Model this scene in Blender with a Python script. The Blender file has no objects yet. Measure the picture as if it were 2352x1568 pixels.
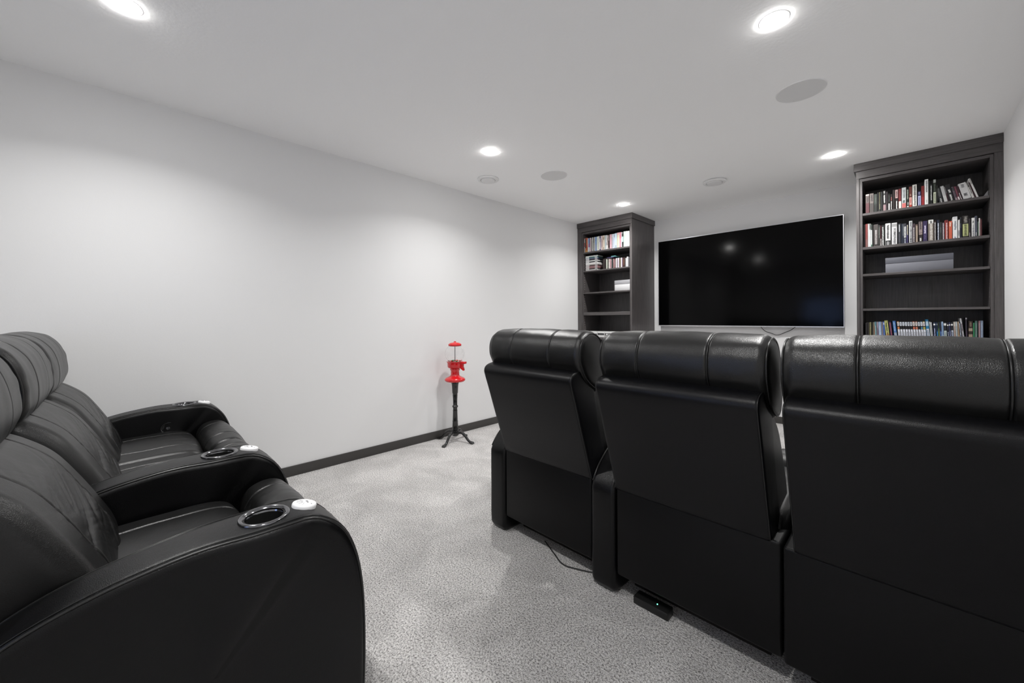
import bpy, bmesh, math, random
from mathutils import Vector, Matrix, noise

# ------------------------------------------------------------------ camera
SC = bpy.context.scene
COL = SC.collection
F_PX, YAW, CY, PITCH, ROLL, CAM_H = 895.014, 0.7892, 732.07, 0.0014, -0.0044, 1.1367
cam_data = bpy.data.cameras.new('camera')
cam_data.sensor_width = 36.0
cam_data.lens = F_PX / 2352 * 36.0
cam_data.shift_y = -(784 - CY) / 2352
cam_data.clip_start = 0.02
cam = bpy.data.objects.new('camera', cam_data)
COL.objects.link(cam)
right = Vector((math.cos(YAW), math.sin(YAW), 0))
fwd0 = Vector((-math.sin(YAW), math.cos(YAW), 0))
up0 = Vector((0, 0, 1))
fwd = fwd0 * math.cos(PITCH) + up0 * math.sin(PITCH)
up1 = up0 * math.cos(PITCH) - fwd0 * math.sin(PITCH)
r_ = right * math.cos(ROLL) + up1 * math.sin(ROLL)
u_ = up1 * math.cos(ROLL) - right * math.sin(ROLL)
cam.matrix_world = Matrix(((r_.x, u_.x, -fwd.x, 0), (r_.y, u_.y, -fwd.y, 0), (r_.z, u_.z, -fwd.z, CAM_H), (0, 0, 0, 1)))
SC.camera = cam

# ------------------------------------------------------------------ world and exposure
world = bpy.data.worlds.new('world')
SC.world = world
world.use_nodes = True
world.node_tree.nodes['Background'].inputs[0].default_value = (0.40, 0.55, 1.0, 1)
world.node_tree.nodes['Background'].inputs[1].default_value = 2.2
SC.view_settings.view_transform = 'Standard'
SC.view_settings.look = 'None'
SC.view_settings.gamma = 1
SC.view_settings.use_curve_mapping = False
SC.view_settings.exposure = 0.47
LENS_STRENGTH = 150.0
LAMP_WATTS = 9.0
SC.cycles.max_bounces = 12
SC.cycles.diffuse_bounces = 9
SC.cycles.glossy_bounces = 6
SC.cycles.transmission_bounces = 8

# room dimensions
XL, XR, YB, YT, H = -3.161, 0.498, -1.25, 5.021, 2.44


# ------------------------------------------------------------------ helpers
def lin(c):
    return tuple(((v / 255) / 12.92 if v / 255 <= 0.04045 else ((v / 255 + 0.055) / 1.055) ** 2.4) for v in c) + (1,)


MATS = {}


def mat(name, col, rough=0.5, metal=0.0, spec=0.5, emit=None, strength=0, trans=0, coat=0):
    if name in MATS:
        return MATS[name]
    m = bpy.data.materials.new(name)
    m.use_nodes = True
    b = m.node_tree.nodes['Principled BSDF']
    b.inputs['Base Color'].default_value = col if len(col) == 4 else tuple(col) + (1,)
    b.inputs['Roughness'].default_value = rough
    b.inputs['Metallic'].default_value = metal
    b.inputs['Specular IOR Level'].default_value = spec
    b.inputs['Coat Weight'].default_value = coat
    b.inputs['Transmission Weight'].default_value = trans
    if emit:
        b.inputs['Emission Color'].default_value = emit
        b.inputs['Emission Strength'].default_value = strength
    MATS[name] = m
    return m


def N(m, kind, **kw):
    n = m.node_tree.nodes.new(kind)
    for k, v in kw.items():
        if k in n.inputs.keys():
            n.inputs[k].default_value = v
        else:
            setattr(n, k, v)
    return n


def L(m, a, b):
    m.node_tree.links.new(a, b)


def coords(m, scale=(1, 1, 1)):
    tc = N(m, 'ShaderNodeTexCoord')
    mp = N(m, 'ShaderNodeMapping')
    mp.inputs['Scale'].default_value = scale
    L(m, tc.outputs['Object'], mp.inputs['Vector'])
    return mp.outputs['Vector']


def bsdf(m):
    return m.node_tree.nodes['Principled BSDF']


def paint(name, col, bump=0.15, sc=90):
    m = mat(name, col, 0.75, spec=0.25)
    v = coords(m)
    n = N(m, 'ShaderNodeTexNoise', Scale=sc, Detail=3.0)
    L(m, v, n.inputs['Vector'])
    bp = N(m, 'ShaderNodeBump', Strength=bump, Distance=0.002)
    L(m, n.outputs['Fac'], bp.inputs['Height'])
    L(m, bp.outputs['Normal'], bsdf(m).inputs['Normal'])
    return m


M_WALL = paint('wall_paint', (0.755, 0.755, 0.758), 0.10, 140)
M_CEIL = paint('ceiling_paint', (0.97, 0.97, 0.97), 0.35, 55)


def leather(name, col, rough, grain=1.0, spec=0.35):
    m = mat(name, col, rough, spec=spec)
    v = coords(m)
    vo = N(m, 'ShaderNodeTexVoronoi', Scale=330.0)
    vo.feature = 'DISTANCE_TO_EDGE'
    L(m, v, vo.inputs['Vector'])
    n = N(m, 'ShaderNodeTexNoise', Scale=60.0, Detail=4.0)
    L(m, v, n.inputs['Vector'])
    mx = N(m, 'ShaderNodeMath', operation='MULTIPLY_ADD')
    L(m, n.outputs['Fac'], mx.inputs[0])
    mx.inputs[1].default_value = 0.8
    L(m, vo.outputs['Distance'], mx.inputs[2])
    bp = N(m, 'ShaderNodeBump', Strength=0.35 * grain, Distance=0.0012)
    L(m, mx.outputs[0], bp.inputs['Height'])
    L(m, bp.outputs['Normal'], bsdf(m).inputs['Normal'])
    rn = N(m, 'ShaderNodeTexNoise', Scale=7.0, Detail=2.0)
    L(m, v, rn.inputs['Vector'])
    mr = N(m, 'ShaderNodeMapRange')
    mr.inputs['To Min'].default_value = rough - 0.05
    mr.inputs['To Max'].default_value = rough + 0.07
    L(m, rn.outputs['Fac'], mr.inputs['Value'])
    L(m, mr.outputs['Result'], bsdf(m).inputs['Roughness'])
    return m


M_LEATHER = leather('black_leather', (0.0026, 0.0026, 0.0029), 0.33, 1.0, 0.27)
M_LEATHER_SOFT = leather('soft_black_leather', (0.0045, 0.0045, 0.0045), 0.34, 1.0, 0.50)
M_HIDE = leather('matt_black_leather', (0.0028, 0.0028, 0.0036), 0.36, 0.6, 0.27)
M_VINYL = leather('black_vinyl', (0.0025, 0.0025, 0.0028), 0.45, 0.5, 0.2)
M_PIPING = mat('black_welt', (0.011, 0.011, 0.011, 1), 0.32)
M_CHROME = mat('dark_chrome', (0.22, 0.22, 0.23, 1), 0.13, 1.0)
M_CUP = mat('black_cup_lining', (0.01, 0.01, 0.01, 1), 0.35)
M_SILVER = mat('silver_plastic', (0.86, 0.86, 0.87, 1), 0.3)
M_MARK = mat('grey_print', (0.25, 0.25, 0.26, 1), 0.5)
M_STEEL = mat('black_steel', (0.02, 0.017, 0.016, 1), 0.45, 0.3)


def wood(name, col, axis):
    m = mat(name, col, 0.38, spec=0.5)
    sc = {'x': (2.2, 40, 40), 'z': (40, 40, 2.2)}[axis]
    v = coords(m, sc)
    n = N(m, 'ShaderNodeTexNoise', Scale=2.5, Detail=6.0, Roughness=0.65)
    L(m, v, n.inputs['Vector'])
    cr = N(m, 'ShaderNodeValToRGB')
    cr.color_ramp.elements[0].position = 0.3
    cr.color_ramp.elements[0].color = (col[0] * 0.62, col[1] * 0.6, col[2] * 0.6, 1)
    cr.color_ramp.elements[1].position = 0.72
    cr.color_ramp.elements[1].color = (col[0] * 1.3, col[1] * 1.3, col[2] * 1.32, 1)
    L(m, n.outputs['Fac'], cr.inputs['Fac'])
    L(m, cr.outputs['Color'], bsdf(m).inputs['Base Color'])
    bp = N(m, 'ShaderNodeBump', Strength=0.12, Distance=0.001)
    L(m, n.outputs['Fac'], bp.inputs['Height'])
    L(m, bp.outputs['Normal'], bsdf(m).inputs['Normal'])
    return m


WC = (0.085, 0.078, 0.077)
M_WOOD_X = wood('espresso_wood_horizontal', WC, 'x')
M_WOOD_Z = wood('espresso_wood_vertical', WC, 'z')
M_BASE = mat('dark_trim_paint', (0.045, 0.042, 0.040, 1), 0.4)


def carpet():
    m = mat('grey_carpet', (0.5, 0.48, 0.47, 1), 0.95, spec=0.1)
    v = coords(m)
    fine = N(m, 'ShaderNodeTexNoise', Scale=150.0, Detail=6.0, Roughness=0.85)
    L(m, v, fine.inputs['Vector'])
    vo = N(m, 'ShaderNodeTexVoronoi', Scale=240.0)
    L(m, v, vo.inputs['Vector'])
    patch = N(m, 'ShaderNodeTexNoise', Scale=3.2, Detail=4.0, Roughness=0.55, Distortion=0.6)
    L(m, v, patch.inputs['Vector'])
    cr = N(m, 'ShaderNodeValToRGB')
    e = cr.color_ramp.elements
    e[0].position = 0.405
    e[0].color = (0.13, 0.125, 0.122, 1)
    e[1].position = 0.595
    e[1].color = (0.97, 0.95, 0.94, 1)
    k = e.new(0.495)
    k.color = (0.69, 0.67, 0.66, 1)
    L(m, fine.outputs['Fac'], cr.inputs['Fac'])
    pr = N(m, 'ShaderNodeMapRange')
    pr.inputs['From Min'].default_value = 0.38
    pr.inputs['From Max'].default_value = 0.62
    pr.inputs['To Min'].default_value = 0.88
    pr.inputs['To Max'].default_value = 1.12
    L(m, patch.outputs['Fac'], pr.inputs['Value'])
    mul = N(m, 'ShaderNodeVectorMath', operation='SCALE')
    L(m, cr.outputs['Color'], mul.inputs[0])
    L(m, pr.outputs['Result'], mul.inputs['Scale'])
    L(m, mul.outputs[0], bsdf(m).inputs['Base Color'])
    ad = N(m, 'ShaderNodeMath', operation='ADD')
    L(m, fine.outputs['Fac'], ad.inputs[0])
    L(m, vo.outputs['Distance'], ad.inputs[1])
    bp = N(m, 'ShaderNodeBump', Strength=0.9, Distance=0.006)
    L(m, ad.outputs[0], bp.inputs['Height'])
    L(m, bp.outputs['Normal'], bsdf(m).inputs['Normal'])
    return m


M_CARPET = carpet()


def mesh_obj(name, verts, faces, mats, parent=None, smooth=False, fmats=None, loc=None):
    me = bpy.data.meshes.new(name)
    me.from_pydata(verts, [], faces)
    if not isinstance(mats, (list, tuple)):
        mats = [mats]
    for m in mats:
        me.materials.append(m)
    if fmats:
        me.polygons.foreach_set('material_index', fmats)
    if smooth:
        me.polygons.foreach_set('use_smooth', [True] * len(me.polygons))
    me.update()
    o = bpy.data.objects.new(name, me)
    COL.objects.link(o)
    if parent:
        o.parent = parent
    if loc:
        o.location = loc
    return o


class MB:
    """collects shapes of one part into one mesh"""

    def __init__(self):
        self.v, self.f, self.m = [], [], []

    def add(self, vs, fs, mi=0):
        k = len(self.v)
        self.v += [tuple(p) for p in vs]
        self.f += [tuple(i + k for i in f) for f in fs]
        self.m += [mi] * len(fs)

    def box(self, a, b, mi=0):
        x0, y0, z0 = a
        x1, y1, z1 = b
        self.add([(x0, y0, z0), (x1, y0, z0), (x1, y1, z0), (x0, y1, z0), (x0, y0, z1), (x1, y0, z1), (x1, y1, z1), (x0, y1, z1)],
                 [(3, 2, 1, 0), (4, 5, 6, 7), (0, 1, 5, 4), (1, 2, 6, 5), (2, 3, 7, 6), (3, 0, 4, 7)], mi)

    def bevel_box(self, a, b, r=0.004, seg=2, mi=0):
        bm = bmesh.new()
        bmesh.ops.create_cube(bm, size=1)
        for v in bm.verts:
            v.co = Vector([(a[i] + b[i]) / 2 + v.co[i] * (b[i] - a[i]) for i in range(3)])
        bmesh.ops.bevel(bm, geom=bm.edges[:], offset=r, segments=seg, affect='EDGES', profile=0.5)
        bm.verts.index_update()
        self.add([v.co for v in bm.verts], [[v.index for v in f.verts] for f in bm.faces], mi)
        bm.free()

    def lathe(self, prof, c=(0, 0, 0), seg=40, mi=0, axis='z'):
        vs, fs = [], []
        n = len(prof)
        for k in range(seg):
            a = 2 * math.pi * k / seg
            for r, z in prof:
                if axis == 'z':
                    vs.append((c[0] + r * math.cos(a), c[1] + r * math.sin(a), c[2] + z))
                else:
                    vs.append((c[0] + z, c[1] + r * math.cos(a), c[2] + r * math.sin(a)))
        for k in range(seg):
            k2 = (k + 1) % seg
            for i in range(n - 1):
                fs.append((k * n + i, k2 * n + i, k2 * n + i + 1, k * n + i + 1))
        self.add(vs, fs, mi)

    def tube(self, pts, rad, seg=8, mi=0, closed=False):
        pts = [Vector(p) for p in pts]
        n = len(pts)
        rads = rad if isinstance(rad, (list, tuple)) else [rad] * n
        vs, fs = [], []
        ref = None
        for i, p in enumerate(pts):
            if closed:
                t = pts[(i + 1) % n] - pts[i - 1]
            else:
                t = pts[min(i + 1, n - 1)] - pts[max(i - 1, 0)]
            t.normalize()
            if ref is None:
                ref = t.orthogonal().normalized()
            ref = (ref - t * ref.dot(t)).normalized()
            b = t.cross(ref)
            for k in range(seg):
                a = 2 * math.pi * k / seg
                vs.append(p + (ref * math.cos(a) + b * math.sin(a)) * rads[i])
        for i in range(n if closed else n - 1):
            j = (i + 1) % n
            for k in range(seg):
                k2 = (k + 1) % seg
                fs.append((i * seg + k, i * seg + k2, j * seg + k2, j * seg + k))
        if not closed:
            fs.append(tuple(range(seg))[::-1])
            fs.append(tuple((n - 1) * seg + k for k in range(seg)))
        self.add(vs, fs, mi)

    def build(self, name, mats, parent=None, smooth=False, loc=None):
        return mesh_obj(name, self.v, self.f, mats, parent, smooth, self.m, loc)


def smooth_angle(o, deg=40):
    me = o.data
    me.polygons.foreach_set('use_smooth', [True] * len(me.polygons))
    bm = bmesh.new()
    bm.from_mesh(me)
    bmesh.ops.recalc_face_normals(bm, faces=bm.faces[:])
    for e in bm.edges:
        if len(e.link_faces) == 2 and e.calc_face_angle(0) > math.radians(deg):
            e.smooth = False
    bm.to_mesh(me)
    bm.free()
    return o


def tag(o, label=None, cat=None, group=None, kind=None):
    if label:
        o['label'] = label
    if cat:
        o['category'] = cat
    if group:
        o['group'] = group
    if kind:
        o['kind'] = kind
    return o


def thing(name, label, cat, loc=(0, 0, 0), rz=0, group=None):
    o = bpy.data.objects.new(name, None)
    COL.objects.link(o)
    o.empty_display_size = 0.1
    o.location = loc
    o.rotation_euler = (0, 0, rz)
    return tag(o, label, cat, group)


def copy_tree(o, parent=None):
    c = o.copy()
    COL.objects.link(c)
    c.parent = parent
    for ch in list(o.children):
        copy_tree(ch, c)
    return c


# ------------------------------------------------------------------ the room
def slab(name, a, b, m):
    mb = MB()
    mb.box(a, b)
    o = mb.build(name, m)
    o['kind'] = 'structure'
    return o


T = 0.12
slab('floor', (XL - T, YB - T, -0.1), (XR + T, YT + T, 0), M_CARPET)
slab('ceiling', (XL - T, YB - T, H), (XR + T, YT + T, H + 0.1), M_CEIL)
slab('wall_left', (XL - T, YB, 0), (XL, YT, H), M_WALL)
slab('wall_right', (XR, YB, 0), (XR + T, YT, H), M_WALL)
slab('wall_front', (XL - T, YT, 0), (XR + T, YT + T, H), M_WALL)
# rear wall with a window that lets in cool daylight
mb = MB()
WX0, WX1, WZ0, WZ1 = -1.68, -0.88, 0.80, 1.62
mb.box((XL - T, YB - T, 0), (WX0, YB, H))
mb.box((WX1, YB - T, 0), (XR + T, YB, H))
mb.box((WX0, YB - T, 0), (WX1, YB, WZ0))
mb.box((WX0, YB - T, WZ1), (WX1, YB, H))
mb.build('wall_back', paint('rear_wall_paint', (0.78, 0.78, 0.785), 0.1, 140))['kind'] = 'structure'
mb = MB()
for a, b in (((WX0, WZ0), (WX1, WZ0 + 0.04)), ((WX0, WZ1 - 0.04), (WX1, WZ1)), ((WX0, WZ0 + 0.04), (WX0 + 0.04, WZ1 - 0.04)), ((WX1 - 0.04, WZ0 + 0.04), (WX1, WZ1 - 0.04))):
    mb.box((a[0], YB - 0.09, a[1]), (b[0], YB - 0.03, b[1]))
win = mb.build('window_1', mat('white_frame', (0.8, 0.8, 0.8, 1), 0.4))
win['kind'] = 'structure'
mb = MB()
mb.box((WX0 + 0.041, YB - 0.062, WZ0 + 0.041), (WX1 - 0.041, YB - 0.058, WZ1 - 0.041))
mb.build('window_pane', mat('window_glass', (1, 1, 1, 1), 0.0, trans=1.0), win)


def baseboard(name, a, b):
    mb = MB()
    mb.bevel_box(a, b, 0.003, 2)
    o = smooth_angle(mb.build(name, M_BASE))
    o['kind'] = 'structure'


baseboard('baseboard_left', (XL, YB, 0), (XL + 0.012, 4.411, 0.074))
baseboard('baseboard_front', (-2.354, YT - 0.012, 0), (-0.286, YT, 0.074))
baseboard('baseboard_right', (XR - 0.012, YB + 0.012, 0), (XR, 4.411, 0.074))
baseboard('baseboard_back', (XL + 0.012, YB, 0), (XR, YB + 0.012, 0.074))

# ------------------------------------------------------------------ ceiling fittings
M_TRIM = mat('white_trim', (0.8, 0.8, 0.8, 1), 0.4)
M_LENS = mat('lit_lens', (1, 1, 1, 1), 0.5, emit=(1, 0.985, 0.96, 1), strength=LENS_STRENGTH)


def downlight(x, y, label):
    t = thing('recessed_downlight', label, 'ceiling light', (x, y, H), group='recessed downlights in the ceiling')
    mb = MB()
    mb.lathe([(0.0453, -0.0003), (0.0453, -0.0009), (0.0560, -0.0009), (0.0568, 0.0)], seg=48)
    smooth_angle(mb.build('trim_ring', M_TRIM, t))
    mb = MB()
    mb.lathe([(0.045, 0.0), (0.045, -0.0040), (0.042, -0.0052), (0.028, -0.0070), (0.014, -0.0078), (0.0002, -0.0080)], seg=48)
    smooth_angle(mb.build('lens', M_LENS, t), 80)
    ld = bpy.data.lights.new('bulb', 'AREA')
    ld.shape = 'DISK'
    ld.size = 0.08
    ld.energy = LAMP_WATTS
    ld.spread = math.radians(140)
    ld.color = (1.0, 0.99, 0.975)
    lo = bpy.data.objects.new('bulb', ld)
    COL.objects.link(lo)
    lo.parent = t
    lo.location = (0, 0, -0.0092)
    return t


downlight(-2.262, 0.0, 'lit round ceiling downlight above the back row, cut by the top left corner')
downlight(-0.397, 0.0, 'lit round ceiling downlight above the camera beside the right wall')
downlight(-2.262, 2.017, 'lit round ceiling downlight just behind the flat white vent near left wall')
downlight(-0.397, 2.017, 'large lit ceiling downlight near the top right, before the bigger speaker grille')
downlight(-2.258, 4.034, 'smallest lit ceiling downlight, just before the left bookcase')
downlight(-0.394, 4.028, 'lit ceiling downlight just before the right bookcase')

M_GRILLE = mat('speaker_grille', (0.74, 0.74, 0.74, 1), 0.8)
_v = coords(M_GRILLE)
_vo = N(M_GRILLE, 'ShaderNodeTexVoronoi', Scale=420.0)
L(M_GRILLE, _v, _vo.inputs['Vector'])
_b = N(M_GRILLE, 'ShaderNodeBump', Strength=0.6, Distance=0.001)
L(M_GRILLE, _vo.outputs['Distance'], _b.inputs['Height'])
L(M_GRILLE, _b.outputs['Normal'], bsdf(M_GRILLE).inputs['Normal'])


def ceiling_speaker(x, y, label):
    t = thing('ceiling_speaker', label, 'speaker', (x, y, H), group='round ceiling speakers')
    mb = MB()
    mb.lathe([(0.0002, -0.0035), (0.115, -0.0035)], seg=64)
    mb.build('grille', M_GRILLE, t)
    mb = MB()
    mb.lathe([(0.115, -0.0034), (0.116, -0.0045), (0.119, -0.004), (0.120, 0.0)], seg=64)
    smooth_angle(mb.build('rim', M_TRIM, t))


ceiling_speaker(-0.414, 2.752, 'large grey round speaker grille flush in the ceiling, top right')
ceiling_speaker(-2.237, 2.763, 'smaller looking grey round speaker grille flush in ceiling beside the white vent')


def ceiling_vent(x, y, label, drop):
    t = thing('ceiling_vent', label, 'vent', (x, y, H), group='round white ceiling vents')
    mb = MB()
    mb.lathe([(0.080, 0.0), (0.080, -drop), (0.098, -drop - 0.001), (0.100, -drop - 0.006), (0.094, -drop - 0.012), (0.078, -drop - 0.015),
              (0.070, -drop - 0.012), (0.068, -drop - 0.004)], seg=56)
    smooth_angle(mb.build('outer_ring', M_TRIM, t))
    mb = MB()
    mb.lathe([(0.064, -drop - 0.001), (0.066, -drop - 0.010), (0.062, -drop - 0.017), (0.045, -drop - 0.020), (0.0002, -drop - 0.021)], seg=56)
    smooth_angle(mb.build('center_disc', M_TRIM, t))


ceiling_vent(-2.718, 2.392, 'white round ceiling vent nearest the left wall', 0.001)
ceiling_vent(-1.263, 3.961, 'white round ceiling vent above the television, standing slightly proud', 0.010)

# ------------------------------------------------------------------ recliners
def loop_points(ctrl, n):
    """closed Catmull-Rom through control points, evenly resampled"""
    P = [Vector(c) for c in ctrl]
    m = len(P)
    raw = []
    for i in range(m):
        p0, p1, p2, p3 = P[i - 1], P[i], P[(i + 1) % m], P[(i + 2) % m]
        for k in range(24):
            t = k / 24
            raw.append(0.5 * ((2 * p1) + (p2 - p0) * t + (2 * p0 - 5 * p1 + 4 * p2 - p3) * t * t + (3 * p1 - p0 - 3 * p2 + p3) * t ** 3))
    d = [0]
    for i in range(len(raw)):
        d.append(d[-1] + (raw[(i + 1) % len(raw)] - raw[i]).length)
    tot = d[-1]
    out = []
    j = 0
    for i in range(n):
        s = tot * i / n
        while d[j + 1] < s:
            j += 1
        f = (s - d[j]) / max(1e-9, d[j + 1] - d[j])
        out.append(raw[j].lerp(raw[(j + 1) % len(raw)], f))
    return out


def loop_normals(P):
    n = len(P)
    area = sum(P[i].x * P[(i + 1) % n].y - P[(i + 1) % n].x * P[i].y for i in range(n))
    sgn = 1 if area > 0 else -1
    out = []
    for i in range(n):
        t = (P[(i + 1) % n] - P[i - 1]).normalized()
        out.append(Vector((t.y, -t.x)) * sgn)
    return out


def puffy(name, ctrl, x0, x1, m, parent, r=0.03, n=96, nx=60, seams=(), disp=None, halfw=None, bulge=0.0, capflat=0.0, sharp=None):
    """closed (y,z) outline swept along x, edges rounded by r, seams pressed in, disp(x,y,z) outward"""
    P = loop_points(ctrl, n)
    Nn = loop_normals(P)
    cx, hw = (x0 + x1) / 2, (x1 - x0) / 2
    cen = sum(P, Vector((0, 0))) / n
    ts = set()
    for k in range(nx + 1):
        ts.add(round(-1 + 2 * k / nx, 5))
    for k in range(9):
        a = math.pi / 2 * k / 8
        e = 1 - (r / hw) * (1 - math.sin(a))
        ts.add(round(e, 5))
        ts.add(round(-e, 5))
    for s, dep, wd in seams:
        for k in (-2, -1.2, -0.6, 0, 0.6, 1.2, 2):
            ts.add(round((s + k * wd) / hw, 5))
    ts = sorted(t for t in ts if -1 <= t <= 1)
    verts, faces = [], []
    for t in ts:
        xx = t * hw
        q = max(0.0, (abs(xx) - (hw - r)) / r)
        ins = r * (1 - math.sqrt(max(0, 1 - min(q, 1) ** 2)))
        sd = sum(dep * math.exp(-((xx - s) / wd) ** 2) for s, dep, wd in seams)
        bl = bulge * (1 - t * t)
        for i in range(n):
            w = halfw(P[i].x) / hw if halfw else 1.0
            off = -ins - sd + bl
            if disp:
                off += disp(xx, P[i].x, P[i].y) * (1 - min(q, 1))
            p = P[i] + Nn[i] * off
            verts.append((cx + xx * w, p.x, p.y))
    rows = len(ts)
    for a in range(rows - 1):
        for i in range(n):
            j = (i + 1) % n
            faces.append((a * n + i, a * n + j, (a + 1) * n + j, (a + 1) * n + i))
    for side, a in ((-1, 0), (1, rows - 1)):
        prev = [a * n + i for i in range(n)]
        for sc in (0.8, 0.5, 0.2):
            cur = []
            for i in range(n):
                bx, by, bz = verts[a * n + i]
                cur.append(len(verts))
                push = side * capflat * (1 - sc)
                w = 0.0
                verts.append((bx + push, cen.x + (by - cen.x) * sc, cen.y + (bz - cen.y) * sc))
            for i in range(n):
                j = (i + 1) % n
                faces.append((prev[i], prev[j], cur[j], cur[i]))
            prev = cur
        faces.append(tuple(prev))
    o = mesh_obj(name, verts, faces, m, parent, True)
    bm = bmesh.new()
    bm.from_mesh(o.data)
    bmesh.ops.recalc_face_normals(bm, faces=bm.faces[:])
    bm.to_mesh(o.data)
    bm.free()
    o['_'] = 0
    del o['_']
    return o, P, Nn


def welt(P, Nn, x, r_in, i0=0, i1=None, rad=0.0028, n=None, mb=None, lift=0.0, xf=None):
    n = len(P)
    i1 = n if i1 is None else i1
    pts = []
    for i in range(i0, i1):
        p = P[i % n] + Nn[i % n] * (-r_in + lift)
        pts.append(((xf(P[i % n].x) if xf else x), p.x, p.y))
    mb.tube(pts, rad, 6, closed=(i1 - i0 == n))


def arm_w(y):
    """half width of an armrest along its length (wider round the cup holder)"""
    a = 0.058 + 0.006 * min(1, max(0, y / 0.4))
    k = math.exp(-((y - 0.60) / 0.13) ** 2)
    return a + 0.021 * k + (0.006 if y > 0.7 else 0)


ARM = [(0.012, 0.012), (0.0, 0.06), (0.0, 0.22), (0.0, 0.38), (0.004, 0.432), (0.045, 0.490), (0.11, 0.540), (0.19, 0.585), (0.28, 0.613), (0.38, 0.630),
       (0.46, 0.637), (0.54, 0.636), (0.61, 0.637), (0.665, 0.632), (0.715, 0.605), (0.758, 0.555), (0.79, 0.47), (0.806, 0.36), (0.81, 0.22),
       (0.806, 0.08), (0.795, 0.010), (0.72, 0.0), (0.5, 0.0), (0.25, 0.0), (0.08, 0.0)]
HEAD = [(-0.088, 0.925), (-0.104, 0.965), (-0.101, 1.020), (-0.072, 1.064), (-0.012, 1.087), (0.048, 1.070), (0.087, 1.030), (0.108, 0.980),
        (0.118, 0.920), (0.114, 0.865), (0.094, 0.828), (0.045, 0.815), (-0.02, 0.845), (-0.065, 0.885)]
BACK = [(0.04, 0.855), (0.09, 0.838), (0.13, 0.812), (0.178, 0.765), (0.222, 0.695), (0.262, 0.62), (0.296, 0.545), (0.305, 0.49), (0.27, 0.455),
        (0.18, 0.44), (0.08, 0.445), (0.03, 0.50), (-0.02, 0.66), (-0.045, 0.80), (-0.01, 0.85)]
SHELL = [(0.012, 0.44), (0.001, 0.452), (-0.030, 0.54), (-0.072, 0.66), (-0.116, 0.79), (-0.139, 0.855), (-0.145, 0.882), (-0.134, 0.904),
         (-0.10, 0.917), (-0.04, 0.918), (0.015, 0.87), (0.035, 0.80), (0.07, 0.66), (0.11, 0.54), (0.13, 0.46), (0.09, 0.44)]
SEAT = [(0.10, 0.40), (0.10, 0.46), (0.14, 0.495), (0.26, 0.506), (0.40, 0.510), (0.50, 0.510), (0.565, 0.500), (0.598, 0.470), (0.602, 0.42),
        (0.58, 0.37), (0.35, 0.36), (0.16, 0.37)]
FOOT = [(0.618, 0.42), (0.621, 0.478), (0.645, 0.518), (0.69, 0.535), (0.735, 0.530), (0.768, 0.500), (0.80, 0.44), (0.820, 0.36), (0.828, 0.26),
        (0.825, 0.15), (0.80, 0.105), (0.75, 0.11), (0.72, 0.20), (0.66, 0.34), (0.63, 0.38)]


def wrinkle_head(x, y, z):
    v = noise.noise(Vector((x * 14, y * 9, z * 9 + 3))) * 0.0022
    e = max(0.0, abs(x) - 0.16) / 0.12
    v += noise.noise(Vector((x * 7, y * 28, z * 28))) * 0.0035 * e
    return v


def wrinkle_back(x, y, z):
    if y < 0.02:
        return 0
    mid = math.exp(-(x / 0.150) ** 6)
    low = max(0.0, min(1.0, (0.84 - z) / 0.2))
    n1 = noise.noise(Vector((x * 6 + z * 7, y * 8, z * 24 + x * 12)))
    n2 = noise.noise(Vector((x * 11 + 5, y * 14, z * 34 - x * 14)))
    f = -0.0034 * max(0.0, 1 - abs(n1) / 0.22) ** 1.5 - 0.0013 * max(0.0, 1 - abs(n2) / 0.2) ** 1.5
    return (f + 0.0055 * n1) * low * mid + noise.noise(Vector((x * 6, y * 6, z * 6))) * 0.0025


def wrinkle_seat(x, y, z):
    return noise.noise(Vector((x * 7, y * 9, 2))) * 0.003 + noise.noise(Vector((x * 40, y * 8, 5))) * 0.0012 * max(0, min(1, (y - 0.4) / 0.15))


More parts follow.
